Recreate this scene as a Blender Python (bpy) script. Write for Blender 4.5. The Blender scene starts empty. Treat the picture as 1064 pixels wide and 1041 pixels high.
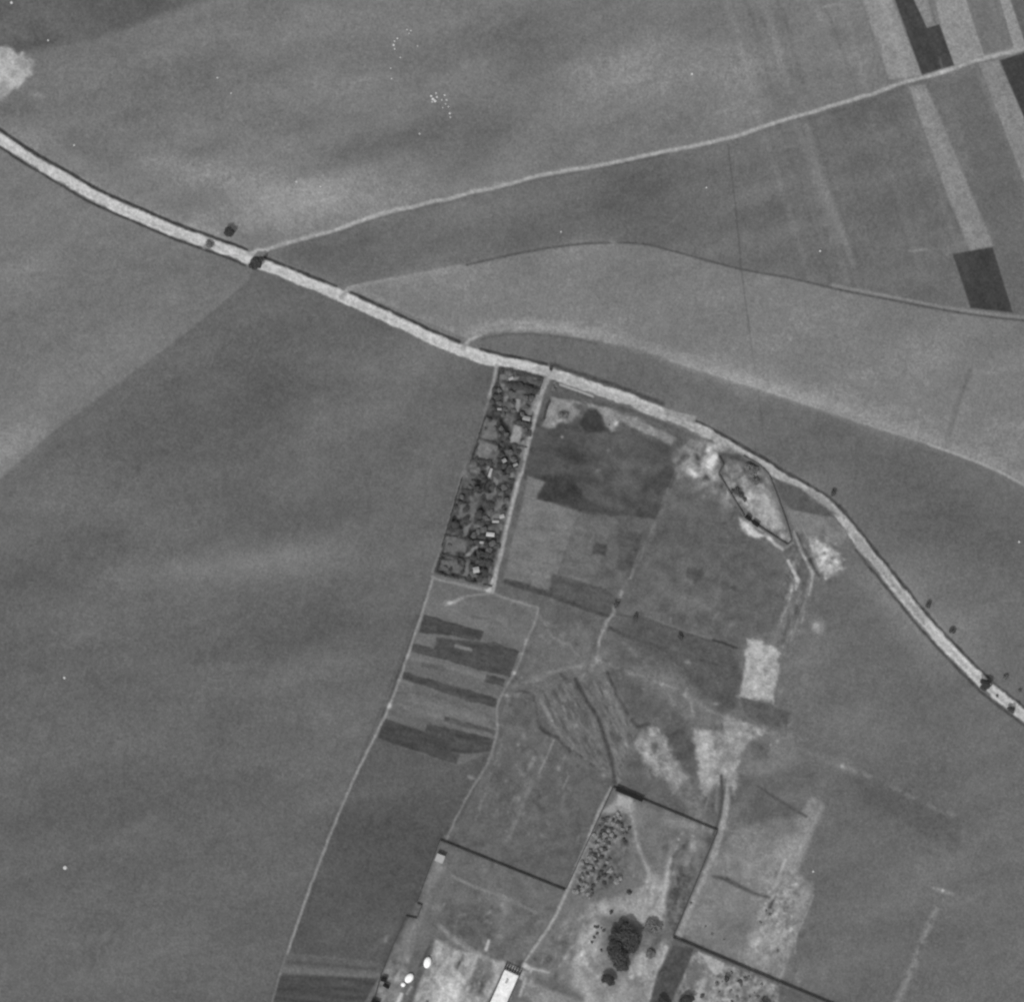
import bpy, bmesh, math, random
import numpy as np
from mathutils import Vector, Matrix

# ---------------------------------------------------------------- camera, light, exposure
S = 0.6                       # metres of ground per photo pixel
SUN_EL, SUN_AZ = 57.0, 209.0  # degrees; azimuth clockwise from north (image top)
HC = 2000.0
sc = bpy.context.scene
C = sc.collection
cam = bpy.data.cameras.new("camera"); co = bpy.data.objects.new("camera", cam); C.objects.link(co)
co.location = (0, 0, HC); co.rotation_euler = (0, 0, 0)
cam.sensor_fit = 'HORIZONTAL'; cam.sensor_width = 36
cam.lens = 36 * HC / (1064 * S)
cam.clip_start = 1; cam.clip_end = 60000
sc.camera = co
w = bpy.data.worlds.new("World"); sc.world = w; w.use_nodes = True
nt = w.node_tree; bg = nt.nodes['Background']
sky = nt.nodes.new('ShaderNodeTexSky'); sky.sky_type = 'NISHITA'; sky.sun_disc = False
sky.sun_elevation = math.radians(SUN_EL); sky.sun_rotation = math.radians(SUN_AZ)
bw = nt.nodes.new('ShaderNodeHueSaturation'); bw.inputs['Saturation'].default_value = 0.0   # monochrome film
nt.links.new(sky.outputs['Color'], bw.inputs['Color']); nt.links.new(bw.outputs['Color'], bg.inputs['Color'])
bg.inputs['Strength'].default_value = 0.15
sl = bpy.data.lights.new("sun", 'SUN'); sl.energy = 2.2; sl.angle = math.radians(0.5); sl.color = (1, 1, 1)
so = bpy.data.objects.new("sun", sl); C.objects.link(so)
az, el = math.radians(SUN_AZ), math.radians(SUN_EL)
tosun = Vector((math.sin(az) * math.cos(el), math.cos(az) * math.cos(el), math.sin(el)))
so.rotation_euler = tosun.to_track_quat('Z', 'Y').to_euler(); so.location = tosun * 500
vs = sc.view_settings
sc.display_settings.display_device = 'sRGB'
vs.view_transform = 'Standard'; vs.look = 'None'; vs.gamma = 1.0; vs.exposure = 0.0
try: vs.use_curve_mapping = False
except Exception: pass
sc.cycles.pixel_filter_type = 'GAUSSIAN'; sc.cycles.filter_width = 2.8

KALB = 0.80      # albedo that makes flat sunlit ground come out at the wanted tone
random.seed(7)
RNG = np.random.default_rng(11)

# ---------------------------------------------------------------- ground rasters (one sample per 0.6 m)
M = 90
W0, H0 = 1064 + 2 * M, 1041 + 2 * M
xs = np.arange(W0, dtype=np.float32) - M
ys = np.arange(H0, dtype=np.float32) - M
X, Y = np.meshgrid(xs, ys)
T = np.full((H0, W0), 106.0, np.float32)     # tone of the ground material
H = np.zeros((H0, W0), np.float32)           # height in metres
ID = np.zeros((H0, W0), np.int16)
SURF = ['ground']

def lat(n): return RNG.random((n, n), dtype=np.float32)
LAT = lat(256)
def vn(x, y, seed=0):
    x = x + seed * 37.7; y = y + seed * 91.3
    xi = np.floor(x).astype(np.int32); yi = np.floor(y).astype(np.int32)
    fx = x - xi; fy = y - yi
    fx = fx * fx * (3 - 2 * fx); fy = fy * fy * (3 - 2 * fy)
    a = LAT[yi & 255, xi & 255]; b = LAT[yi & 255, (xi + 1) & 255]
    c = LAT[(yi + 1) & 255, xi & 255]; d = LAT[(yi + 1) & 255, (xi + 1) & 255]
    return (a * (1 - fx) + b * fx) * (1 - fy) + (c * (1 - fx) + d * fx) * fy
def fbm(x, y, scale, oct=4, seed=0, ang=0.0, aniso=1.0, gain=0.5):
    ca, sa = math.cos(math.radians(ang)), math.sin(math.radians(ang))
    u = (x * ca + y * sa) / (scale * aniso); v = (-x * sa + y * ca) / scale
    s = 0; amp = 1; tot = 0
    for k in range(oct):
        s = s + amp * (vn(u, v, seed + k * 5) - 0.5); tot += amp; amp *= gain; u = u * 2.03; v = v * 2.03
    return s / tot * 3.6        # about -1..1

def box(pts, pad):
    p = np.array(pts, float)
    x0 = int(max(0, np.floor(p[:, 0].min() - pad) + M)); x1 = int(min(W0, np.ceil(p[:, 0].max() + pad) + M + 1))
    y0 = int(max(0, np.floor(p[:, 1].min() - pad) + M)); y1 = int(min(H0, np.ceil(p[:, 1].max() + pad) + M + 1))
    return slice(y0, y1), slice(x0, x1)
def segd(x, y, a, b):
    dx, dy = b[0] - a[0], b[1] - a[1]; L = dx * dx + dy * dy + 1e-9
    t = np.clip(((x - a[0]) * dx + (y - a[1]) * dy) / L, 0, 1)
    return np.hypot(x - a[0] - t * dx, y - a[1] - t * dy), t
def sm(x): x = np.clip(x, 0, 1); return x * x * (3 - 2 * x)
def warp(x, y, wob, wsc, seed):
    if not wob: return x, y
    return x + wob * fbm(x, y, wsc, 3, seed), y + wob * fbm(x, y, wsc, 3, seed + 50)
SEED = [100]
def ns(): SEED[0] += 3; return SEED[0] % 170
def surf(name):
    SURF.append(name); return len(SURF) - 1
def fill(pts, tone, soft=1.2, op=1.0, cls=None, nz=0, nsc=5, wob=0.0, wsc=8, dz=0, add=False, ang=0, an=1, gap=0):
    sy, sx = box(pts, soft + wob + 2)
    if sy.stop <= sy.start or sx.stop <= sx.start: return
    x, y = X[sy, sx], Y[sy, sx]; s = ns()
    xw, yw = warp(x, y, wob, wsc, s)
    ins = np.zeros(x.shape, bool); d = np.full(x.shape, 1e9, np.float32); n = len(pts)
    for i in range(n):
        a, b = pts[i], pts[(i + 1) % n]
        dd, _ = segd(xw, yw, a, b); d = np.minimum(d, dd)
        if a[1] != b[1]:
            cr = ((a[1] > yw) != (b[1] > yw)) & (xw < (b[0] - a[0]) * (yw - a[1]) / (b[1] - a[1]) + a[0]); ins ^= cr
    sd = np.where(ins, d, -d)
    m = sm(sd / soft * 0.5 + 0.5) * op
    if gap: m = m * sm(fbm(x, y, nsc * 1.7, 3, s + 9) * 2.2 + 1.0 - gap)
    val = tone + (nz * fbm(x, y, nsc, 4, s + 4, ang, an) if nz else 0)
    if add: T[sy, sx] += m * val
    else: T[sy, sx] = T[sy, sx] * (1 - m) + val * m
    if dz: H[sy, sx] += dz * m / max(op, .01)
    if cls: ID[sy, sx][(sd > 0)] = surf(cls)
def stroke(pts, wd, tone, soft=1.2, op=1.0, cls=None, nz=0, nsc=4, wob=0.0, wsc=10, dz=0, add=False, gap=0, gsc=8):
    mw = max(wd) if isinstance(wd, (list, tuple)) else wd
    sy, sx = box(pts, mw + soft + wob + 2)
    if sy.stop <= sy.start or sx.stop <= sx.start: return
    x, y = X[sy, sx], Y[sy, sx]; s = ns()
    xw, yw = warp(x, y, wob, wsc, s)
    best = np.full(x.shape, -1e9, np.float32); n = len(pts)
    for i in range(n - 1):
        dd, t = segd(xw, yw, pts[i], pts[i + 1])
        hw = (wd[i] * (1 - t) + wd[i + 1] * t) / 2 if isinstance(wd, (list, tuple)) else wd / 2
        best = np.maximum(best, hw - dd)
    m = sm(best / soft * 0.5 + 0.5) * op
    if gap: m = m * sm(fbm(x, y, gsc, 3, s + 9) * 2.5 + 1.0 - gap)
    val = tone + (nz * fbm(x, y, nsc, 3, s + 4) if nz else 0)
    if add: T[sy, sx] += m * val
    else: T[sy, sx] = T[sy, sx] * (1 - m) + val * m
    if dz: H[sy, sx] += dz * m / max(op, .01)
    if cls: ID[sy, sx][best > 0] = surf(cls)
def blob(cx, cy, rx, ry, ang, d, p=1.0, nz=0, nsc=10):
    R = max(rx, ry) * 2.6
    sy, sx = box([(cx - R, cy - R), (cx + R, cy + R)], 0)
    if sy.stop <= sy.start or sx.stop <= sx.start: return
    x, y = X[sy, sx] - cx, Y[sy, sx] - cy; ca, sa = math.cos(math.radians(ang)), math.sin(math.radians(ang))
    u = (x * ca + y * sa) / rx; v = (-x * sa + y * ca) / ry
    g = np.exp(-((u * u + v * v) ** p))
    if nz: g = g * (1 + nz * fbm(X[sy, sx], Y[sy, sx], nsc, 3, ns()))
    T[sy, sx] += d * g
def off(pts, d):
    out = []
    for i, p in enumerate(pts):
        a = pts[max(i - 1, 0)]; b = pts[min(i + 1, len(pts) - 1)]
        dx, dy = b[0] - a[0], b[1] - a[1]; L = math.hypot(dx, dy)
        out.append((p[0] - dy / L * d, p[1] + dx / L * d))
    return out       # d > 0: to the right of travel seen with y down (south for an eastward line)
def smooth(pts, n=6):
    P = [np.array(p, float) for p in pts]; P = [2 * P[0] - P[1]] + P + [2 * P[-1] - P[-2]]; out = []
    for i in range(1, len(P) - 2):
        for k in range(n):
            t = k / n
            out.append(tuple(0.5 * ((2 * P[i]) + (P[i + 1] - P[i - 1]) * t + (2 * P[i - 1] - 5 * P[i] + 4 * P[i + 1] - P[i + 2]) * t * t + (3 * P[i] - P[i - 1] - 3 * P[i + 1] + P[i + 2]) * t ** 3)))
    out.append(tuple(P[-2])); return out
def part(pts, x0, x1): return [p for p in pts if x0 <= p[0] <= x1]

# key lines (photo pixels)
ROAD = smooth([(-120, 62), (-60, 102), (0, 144), (34, 166), (68, 186), (101, 205), (135, 220), (169, 235), (203, 248), (237, 260), (257, 268), (288, 281), (338, 301), (384, 321), (418, 337), (448, 351), (480, 364), (515, 375), (542, 380), (570, 387), (590, 394), (620, 404), (650, 414), (680, 426), (710, 438), (738, 452), (757, 463), (777, 474.5), (796, 485), (815, 497), (834, 507.5), (853, 519), (863, 527), (873, 536), (882, 548), (893, 562), (914, 588), (941, 621), (968, 654), (994, 681), (1019, 706), (1037, 722), (1058, 738), (1090, 762), (1160, 812)])
T1 = smooth([(263, 264), (300, 252), (350, 238.5), (397, 222.6), (451, 210), (519, 193.5), (566, 182), (637, 169), (710, 154), (756, 144), (785, 135), (832, 120), (873, 108), (914, 95), (941, 85), (981, 75), (1022, 61), (1064, 51), (1160, 22)])
T2 = smooth([(362, 300), (390, 293), (440, 284), (485, 275), (540, 263), (590, 255), (640, 252), (672, 254), (704, 262), (768, 279), (822, 289), (873, 301), (924, 311), (975, 321), (1020, 328), (1064, 333), (1160, 344)])
T3 = smooth([(487, 353), (505, 347), (540, 343), (580, 346), (620, 353), (660, 363), (704, 377), (748, 391), (805, 409), (856, 426), (907, 443), (954, 458), (985, 468.6), (1025, 484), (1064, 504), (1160, 560)])
WT = smooth([(450, 600), (437.6, 640), (405, 732.5), (366, 813), (328, 906), (297, 994.5), (283.5, 1041), (262, 1135)])

# --- broad fields
north_of_T1 = [(-120, -120), (1200, -120)] + T1[::-1] + [(262, 264), (237, 255), (203, 241), (135, 213), (68, 180), (0, 137), (-120, 55)]
fill(north_of_T1, 118, 1.5, cls='crop_field')
fill([(-120, 80), (0, 55), (60, 48), (110, 38), (180, 12), (250, -14), (300, -120), (-120, -120)], 99, 6, nz=6, nsc=30, cls='ploughed_field')
fill([(262, 268)] + T1[1:] + T2[::-1][:-1], 106, 1.5, cls='crop_field')
fill(T2 + T3[::-1], 122, 1.5, cls='crop_field')
fill(T3 + [(1200, 850)] + [p for p in ROAD[::-1] if p[0] > 500], 107, 1.5, cls='crop_field')
fill([(-120, 70)] + [p for p in ROAD if p[0] < 270] + [(258, 292), (195, 345), (60, 445), (0, 498), (-120, 590)], 116, 1.5, cls='crop_field')
fill([(0, 498), (60, 445), (195, 345), (258, 292), (268, 276)] + [p for p in ROAD if 270 < p[0] < 516] + [(503, 432), (484, 490), (449, 594)] + WT + [(-120, 1200), (-120, 590)], 102, 1.8, cls='crop_field')
fill(WT + [(380, 1140), (400, 1041), (395, 1012), (433, 937), (456, 872), (480, 855), (500, 815), (515, 775), (395, 745)], 90, 1.2, cls='crop_field')

# --- soft soil tones
blob(320, 214, 110, 26, -12, 22); blob(200, 180, 90, 14, 25, 8); blob(300, 180, 90, 40, 0, 6); blob(250, 190, 90, 20, 15, 10); blob(140, 150, 60, 50, 20, 3); blob(60, 155, 60, 8, 30, 10)
blob(420, 150, 120, 20, -12, -12); blob(440, 95, 60, 20, -12, 7); blob(200, 100, 120, 25, -20, -6); blob(560, 30, 90, 30, -10, -5); blob(660, 75, 75, 32, -15, 19); blob(775, 85, 45, 30, 0, 12); blob(505, 95, 70, 14, -20, -5)
blob(470, 170, 60, 18, -12, -10); blob(130, 110, 90, 20, -25, -7); blob(210, 60, 90, 14, -18, -6); blob(790, 60, 60, 50, 60, 4)
blob(270, 40, 80, 18, -18, 4); blob(360, 90, 70, 12, -15, 5)
blob(10, 465, 45, 20, -38, 24); blob(70, 380, 100, 30, -30, 4); blob(160, 300, 60, 40, 20, 2); blob(60, 225, 70, 25, 25, 3)
blob(235, 588, 95, 17, -7, 17, nz=.3, nsc=30); blob(145, 545, 60, 25, 20, 7); blob(330, 540, 70, 20, -10, -5); blob(90, 650, 70, 25, -10, 4); blob(10, 600, 50, 30, 0, -8)
blob(300, 660, 80, 16, -10, -8); blob(330, 585, 40, 22, -20, 8)
blob(150, 440, 70, 60, -30, -3); blob(380, 400, 60, 40, 20, 3); blob(260, 480, 30, 60, 20, -2)
blob(640, 200, 90, 22, -12, -7); blob(700, 200, 90, 25, -10, -5); blob(820, 230, 80, 30, 5, -2)
blob(760, 395, 90, 15, 18, 16); blob(880, 420, 120, 14, 18, 14); blob(560, 320, 100, 25, 5, 2); blob(800, 320, 80, 20, 10, 4); blob(1000, 400, 60, 40, 20, 3)
blob(560, 340, 60, 7, 5, 16)
blob(960, 520, 110, 38, 28, -12); blob(945, 635, 60, 24, 48, 25); blob(1000, 655, 50, 30, 45, 8); blob(880, 690, 60, 40, 40, 2)
blob(900, 760, 70, 24, 10, 7); blob(840, 690, 20, 40, 10, 5); blob(960, 830, 60, 30, 20, -2)
nf = (Y < 300 - .0 * X).astype(np.float32)
T += 4.6 * fbm(X, Y, 60, 4, 1, -14, 2.2) + (3.8 + 2.6 * nf) * fbm(X, Y, 22, 4, 8, -16, 2.8) + 1.8 * fbm(X, Y, 7, 3, 16, -8, 1.4)
T += 1.5 * fbm(X, Y, 2.0, 2, 21) + 1.0 * fbm(X, Y, 1.5, 1, 24, 105, 14)

# --- NE strips
def strip(pts, tone, cls='crop_field', soft=1.2, nz=3, **k): fill(pts, tone, soft, nz=nz, nsc=8, ang=68, an=4, cls=cls, **k)
NT = [p for p in T1 if p[0] > 750]
fill([(868, -90), (896, 0), (924, 82), (905, 90), (832, 118), (790, -90)], 3, 2, add=True)
stroke([(845, -20), (863, 20), (890, 95)], 3, 108, 1.8, op=.6)
stroke([(843, 0), (870, 60)], 10, 6, 5, add=True)
strip([(868, -90), (896, 0), (924, 83), (958, 78), (927, 0), (895, -90)], 141, soft=1.5)
strip([(898, -90), (930, 0), (958, 78), (992, 68), (976, 25), (963.5, 29), (950, 0), (920, -90)], 67, 'ploughed_field', nz=5)
strip([(920, -90), (950, 0), (963.5, 29), (976, 25), (967, 0), (935, -90)], 134)
stroke([(940, -90), (966, 0), (972, 24)], 4, 112, 2)
strip([(945, -90), (972, 0), (977, 25), (992, 68), (1023, 57), (1004, 0), (972, -90)], 142)
strip([(972, -90), (1004, 0), (1023, 57), (1064, 46), (1040, 0), (1000, -90)], 115)
strip([(1008, -90), (1039, 0), (1054, 51), (1066, 47), (1050, 0), (1018, -90)], 144)
strip([(1018, -90), (1050, 0), (1066, 47), (1160, 15), (1160, -90)], 100)
fill([(832, 123)] + [p for p in T1 if p[0] > 835] + [(1160, 344), (1064, 330), (975, 318), (890, 302)], 2, 2, add=True)
strip([(1039, 63), (1064, 55), (1160, 28), (1160, 420), (1090, 187), (1064, 123)], 66, 'ploughed_field')
strip([(1017, 66), (1037, 63), (1064, 123), (1110, 225), (1110, 290), (1064, 189)], 131)
strip([(944, 90), (961, 88), (975, 118), (1032, 255), (1008.5, 261), (985, 205)], 133, soft=2)
fill([(985, 85), (1012, 72), (1050, 165), (1090, 320), (1053, 325)], 101, 2, op=.6)
strip([(990, 264), (1031.5, 257), (1052.5, 325), (1008.5, 320)], 66, 'ploughed_field', nz=4)
stroke([(838, 130), (849, 176), (866, 220), (887, 275)], [5, 7, 8, 6], 12, 3, add=True)
for x_, w_, d_ in ((762, 6, 5), (782, 4, -4), (800, 8, 5), (816, 4, -5), (880, 7, 4), (905, 5, -3), (925, 6, 4)):
    d_ *= 1.7
    stroke([(x_ - 32, -60), (x_, 20), (x_ + 20, 95)], w_, d_, 3, add=True); stroke([(x_ + 24, 118), (x_ + 45, 180), (x_ + 80, 290)], w_, d_ * .8, 3, add=True)
stroke([(756, 150), (764, 210), (770, 279), (779, 345), (788, 410), (793, 452)], 1.1, -15, 1.1, add=True, wob=.5, wsc=30); stroke([(756, 150), (764, 210), (770, 279), (779, 345)], 1.1, -7, 1.1, add=True)
stroke([(871, 112), (885, 180), (908, 260)], 2, -6, 2, add=True); stroke([(908, 120), (925, 190), (950, 280)], 3, -4, 3, add=True)
stroke([(832, 126), (910, 104)], 3, -7, 2, add=True)
stroke([(1008, 385), (995, 420), (983, 462)], 5, -12, 3, add=True)
# --- far-left chalk pit
fill([(-60, 40), (-10, 48), (8, 50), (30, 60), (35, 68), (28, 82), (10, 98), (0, 106), (-50, 110)], 160, 3, nz=15, nsc=9, wob=2.5, cls='chalk_pit', dz=-.5)
blob(4, 72, 14, 14, 0, 18, nz=.5, nsc=4); blob(38, 98, 8, 3, 20, 16); blob(10, 112, 25, 9, 0, -8)

# --- junction verges and road
NV, SV = off(ROAD, -7.6), off(ROAD, 7.6)
stroke(part(NV, -120, 470), 14, 12, 9, op=.8, add=True)
for a, b in ((-120, 259), (271, 352), (362, 482), (497, 570)):
    stroke(part(NV, a, b), 3.4, 66, 1.1, nz=8, cls='roadside_ditch', dz=-.5, wob=.4)
stroke(part(off(ROAD, -9.5), 570, 690), 4, 76, 2, nz=8, cls='roadside_ditch', dz=-.5, wob=.6)
stroke(part(off(ROAD, -6.8), 722, 1200), 3.2, 74, 1.3, nz=10, cls='roadside_ditch', dz=-.5, wob=.5)
stroke(part(SV, -120, 256), 2.6, 68, 1.1, nz=8, cls='roadside_ditch', dz=-.4, wob=.4)
stroke(part(off(ROAD, 8.2), 888, 1200), 3, 78, 1.5, nz=8, cls='roadside_ditch', dz=-.4, wob=.5)
n = len(ROAD); wr = []
for p in ROAD:
    x = p[0]
    wr.append(9.5 if x < 40 else 11.2 if x < 480 else 12 if x < 520 else 11.8 if x < 690 else 11 if x < 740 else 9.5 if x < 880 else 10 if x < 940 else 11)
stroke(ROAD, wr, 194, 1.4, nz=12, nsc=2.2, cls='road', dz=.25, wob=1.0, wsc=9)
stroke(part(ROAD, -120, 560), 2.5, -13, 2, add=True, gap=.5, gsc=12, wob=1.5, wsc=14); stroke(off(part(ROAD, -120, 560), 3.4), 1.6, -10, 1.6, add=True, gap=.4, gsc=10); stroke(off(part(ROAD, 560, 1160), -3), 1.4, 16, 1.5, add=True, gap=.3)
for q in ([(355, 309), (362, 300), (372, 297)], [(481, 362), (488, 353), (500, 348)]): stroke(q, [5, 3.4, 2.5], 158, 1.6)
for k in range(40):
    p_ = random.choice(ROAD); blob(p_[0] + random.uniform(-8, 8), p_[1] + random.uniform(-7, 7), random.uniform(1, 2.5), 1.2, 35, random.choice([-14, 14, 10]))
stroke(part(ROAD, 560, 960), 9, -27, 3, add=True); stroke(part(ROAD, 700, 1160), 9, -6, 3, add=True)
stroke(off(part(ROAD, -120, 470), 2), 2, -7, 2, add=True, gap=.3, gsc=15); stroke(off(part(ROAD, 900, 1160), 1), 4, -14, 2, add=True)
stroke([(212, 258), (217, 250), (221, 254)], 3, 130, 2)
stroke(off(part(ROAD, 580, 740), -3), 4, 14, 3, add=True, gap=.3)
stroke(off(part(ROAD, 585, 735), 4.5), 1.5, -22, 1.5, add=True)
stroke(part(off(ROAD, 9.5), 590, 735), 2.2, 82, 1.6, nz=6, dz=-.3)
fill([(689, 424), (702, 428), (724, 432), (722, 441), (690, 430)], 148, 1.5, wob=1, wsc=5)
fill([(840, 508), (862, 522), (872, 536), (858, 530), (846, 524), (833, 514)], 142, 2, wob=1)
fill([(886, 556), (896, 560), (908, 576), (900, 580), (890, 570)], 148, 2)
stroke(T1, 3.8, 156, 1.3, nz=8, cls='dirt_track', wob=.8, wsc=20)
stroke(off(T1, -1.5), 4, 7, 2, add=True); stroke(part(off(T1, 3.5), 300, 700), 2.5, -7, 1.5, add=True)
blob(979, 74, 6, 3, -15, 28); blob(978, 66, 1.5, 6, -15, 25)
fill([(255, 264), (268, 258), (280, 260), (270, 270)], 172, 1.5)
stroke(part(T2, 362, 500), 3.0, 131, 1.6, nz=4, cls='dirt_track', wob=.5)
stroke(part(T2, 362, 480), 9, 8, 6, add=True)
stroke(part(T2, 480, 1200), 2.0, 84, 1.5, nz=5, cls='field_ditch', dz=-.35)
stroke(part(off(T2, -3), 860, 1200), 3, 128, 1.6, nz=4); stroke(part(off(T2, -3), 490, 640), 2, 5, 2, add=True)
blob(637, 252, 4, 1.6, 5, 45); stroke([(945, 261), (963, 259)], 2, 135, 1.5)
stroke([(855, 8), (873, 3)], 2, 140, 1.5)
stroke(off(T3, -4.5), 11, 13, 6, add=True)
stroke(part(T3, 487, 640), 2.4, 138, 2, gap=.1, nz=6, cls='dirt_track'); stroke(part(off(T3, 4), 500, 620), 1.8, 92, 2); stroke(part(off(T3, -5), 500, 560), 2, 130, 2)
stroke(part(T3, 690, 980), 1.9, 19, 1.1, add=True); stroke(part(T3, 962, 1200), 2.8, 154, 1.2, cls='dirt_track')
stroke(off(part(T3, 640, 970), 1.5), 2.2, 5, 1.5, add=True)

# ============ allotment strip
fill([(517, 380), (568, 391), (569, 394), (562, 408), (549, 466), (541, 495), (530, 530), (515, 594), (511, 612), (478, 608), (450, 600), (481, 492), (503, 430)], 112, 2)
fill([(519.5, 382), (565, 392), (559, 410), (544, 466), (537, 492), (527, 530), (512, 592), (506, 609), (452, 596), (470, 536), (484, 492), (504, 432)], 82, 1.4, nz=40, nsc=6, cls='allotment_soil')
G = [  # beds and small patches inside the strip: polygon, tone
 ([(503, 434), (515, 438), (516, 455), (498, 462)], 112), ([(499, 459), (517, 463), (513, 481), (492, 477)], 118), ([(512, 467), (520, 470), (514, 481), (505, 479)], 100),
 ([(534, 441), (543, 444), (540, 460), (529.5, 460)], 150), ([(540, 459), (548, 455), (549, 463), (538, 462)], 130), ([(541, 463), (547, 466), (544, 478), (539, 474)], 118),
 ([(536, 414), (542, 416), (539, 428), (536, 427)], 142), ([(524, 411), (529, 412), (526, 417), (523, 417)], 135), ([(519, 389), (526, 389), (524, 395), (519, 394)], 118),
 ([(530, 389), (536, 392), (540, 391), (536, 396), (527, 397)], 142), ([(519, 397), (525, 399), (524, 405), (521, 403)], 128), ([(542, 391), (561, 396), (559, 402), (542, 397)], 92),
 ([(548, 424), (554, 425), (550, 434), (547, 432)], 122), ([(498, 512), (514, 512), (511, 522), (497, 521)], 112), ([(518, 513), (523, 512), (522, 528), (516, 530)], 122),
 ([(478, 524), (492, 523), (496, 534), (489, 540), (476, 537)], 110), ([(465, 557), (486, 562), (484, 575), (476, 573), (460, 575)], 108), ([(480, 549), (491, 542), (485, 554), (480, 554)], 124),
 ([(487, 572), (495, 566), (497, 568), (489, 577), (483, 579)], 138), ([(459, 582), (472, 583), (480, 590), (478, 596), (457, 592)], 104), ([(484, 584), (487, 585), (486, 600), (477, 597), (483, 595)], 130),
 ([(493, 597), (508, 601), (505, 608), (497, 606)], 100), ([(507, 546), (519, 549), (518, 553), (507, 552)], 104), ([(511, 535), (523, 533), (522, 541), (511, 541)], 120),
 ([(481, 497), (488, 496), (486, 508), (481, 508)], 98), ([(506, 484), (512, 485), (510, 497), (507, 496)], 132), ([(527, 468), (538, 466), (538, 477), (530, 477)], 98), ([(513, 495), (518, 499), (516, 505), (512, 500)], 128)]
for pts, tn in G: fill(pts, tn, 1.3, nz=10, nsc=4, wob=.8, wsc=5, cls='garden_bed')
stroke([(516, 380), (512.5, 398), (508, 413)], 3, 152, 1.4, cls='footpath'); stroke([(508, 413), (502, 432), (490, 469), (481, 491)], 1.6, 120, 1.6, wob=.4)
stroke([(501, 432), (492, 462), (484, 488)], 1.5, 92, 1.2)
stroke([(484, 490), (480, 493), (468, 536), (459, 567), (449, 594)], 2, 126, 1.3, cls='footpath')
EP = smooth([(571, 391), (568, 397), (562.6, 410), (556, 434), (548, 466), (541, 492), (530.6, 530), (522.6, 567), (516, 592), (511.5, 613)])
stroke([(566, 397), (560, 410), (556, 425)], 7, 142, 2)
stroke([(543, 480), (540, 489)], 4, 104, 1.5)
stroke(off(EP[4:], -6.5), 4.6, 82, 1.8, nz=8)
stroke([(449, 599), (454, 602), (478, 607), (507, 614)], [2, 2.5, 3, 4], 138, 1.4, cls='footpath')
fill([(511, 600), (518, 598), (517, 608), (515, 616), (508, 617), (504, 613), (509, 610)], 190, 1.6, nz=6, cls='bare_earth')
# ============ plots west of the middle path
fill([(450, 603), (505, 616), (535, 625), (559, 633), (547, 665), (534, 700), (520, 722), (516, 765), (511, 782), (474, 795), (392, 767), (405, 732), (437, 642)], 107, 1.4, nz=5, nsc=10, ang=14, an=3, cls='crop_field')
def plot(pts, tone=74, soft=1.3, cls='ploughed_plot', nz=7, ang=14): fill(pts, tone, soft, nz=nz, nsc=3, ang=ang, an=5, cls=cls, wob=.7, wsc=9)
fill([(441, 620), (470, 626), (520, 640), (548, 652), (540, 668), (440, 640)], 5, 4, add=True)
plot([(440, 638.4), (503, 655.7), (499.5, 666), (455, 658), (435, 658)], 72)
plot([(454, 661.5), (472.6, 664), (497.6, 667), (515, 667), (540, 677), (530, 703.7), (497.6, 696), (467, 687), (426.5, 677), (429, 668), (450.5, 673.5)], 76)
plot([(505, 700), (524.5, 705.7), (522.6, 713), (503, 707.6)], 76)
plot([(419, 698), (517, 725), (515, 734.5), (490, 729), (418, 705)], 76)
plot([(463, 744), (515, 759.5), (514, 763), (462, 749)], 82)
plot([(398.6, 746), (442, 759.5), (444, 752), (486, 761), (513, 767), (511, 780.6), (478, 782.5), (474.5, 794), (392, 767)], 74)
stroke([(440, 757), (500, 777)], 5, 12, 3, add=True, gap=.3); stroke([(474, 671), (489, 675)], 3.6, 124, 1.4, nz=4)
plot([(433, 661), (450, 664), (448, 671), (431, 667)], 110, cls='garden_bed')
stroke([(412, 718), (505, 742)], 2, -8, 2, add=True, gap=.3); stroke([(440, 690), (460, 695)], 5, -12, 2, add=True); stroke([(490, 640), (520, 648)], 3, -9, 2, add=True)
stroke([(430, 725), (500, 748)], 8, 6, 5, add=True)
stroke(WT, [2.4] * len(WT), 142, 1.2, nz=5, cls='footpath', wob=.4); stroke([(432, 640), (400, 726), (372, 795)], 1.5, -12, 1.5, add=True)
stroke(off(WT, 3), 2, -6, 2, add=True)
blob(404.5, 733, 3, 2.5, 0, 55); blob(424, 680, 2.5, 2, 0, 25)
stroke([(513, 616), (500, 617.5), (486, 619), (474.5, 624), (463, 629)], [3, 2, 2, 4, 2], 132, 1.5, cls='footpath'); blob(467.5, 626, 5, 2.2, -8, 55)
# strips at the foot of the long west field
for y_, hgt_, d_ in ((628, 5, 7), (684, 4, 10), (690, 3, -8), (708, 5, 9), (716, 4, -9), (733, 5, 8), (741, 3, -7), (650, 3, 9)):
    xa_ = 436 - (y_ - 640) * .34; stroke([(xa_ + 3, y_ - 2), (xa_ + 55, y_ + 12), (xa_ + 86, y_ + 21)], hgt_, d_, 1.6, add=True, gap=.2, gsc=14)
fill([(297, 992), (400, 1003), (396, 1014), (292, 1010)], 98, 1.5, nz=4); stroke([(300, 991), (345, 995), (398, 1002)], 2.5, 102, 2); stroke([(294, 1007), (345, 1011), (392, 1014)], 6, 109, 3)
fill([(291, 1013), (394, 1016), (385, 1041), (370, 1135), (262, 1135), (283, 1041)], 78, 2, nz=8, nsc=4, ang=5, an=8, cls='ploughed_field')
stroke([(300, 999), (390, 1006)], 3, 84, 2)
blob(400, 900, 70, 60, 0, -3); blob(470, 800, 30, 20, 0, 6)

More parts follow.
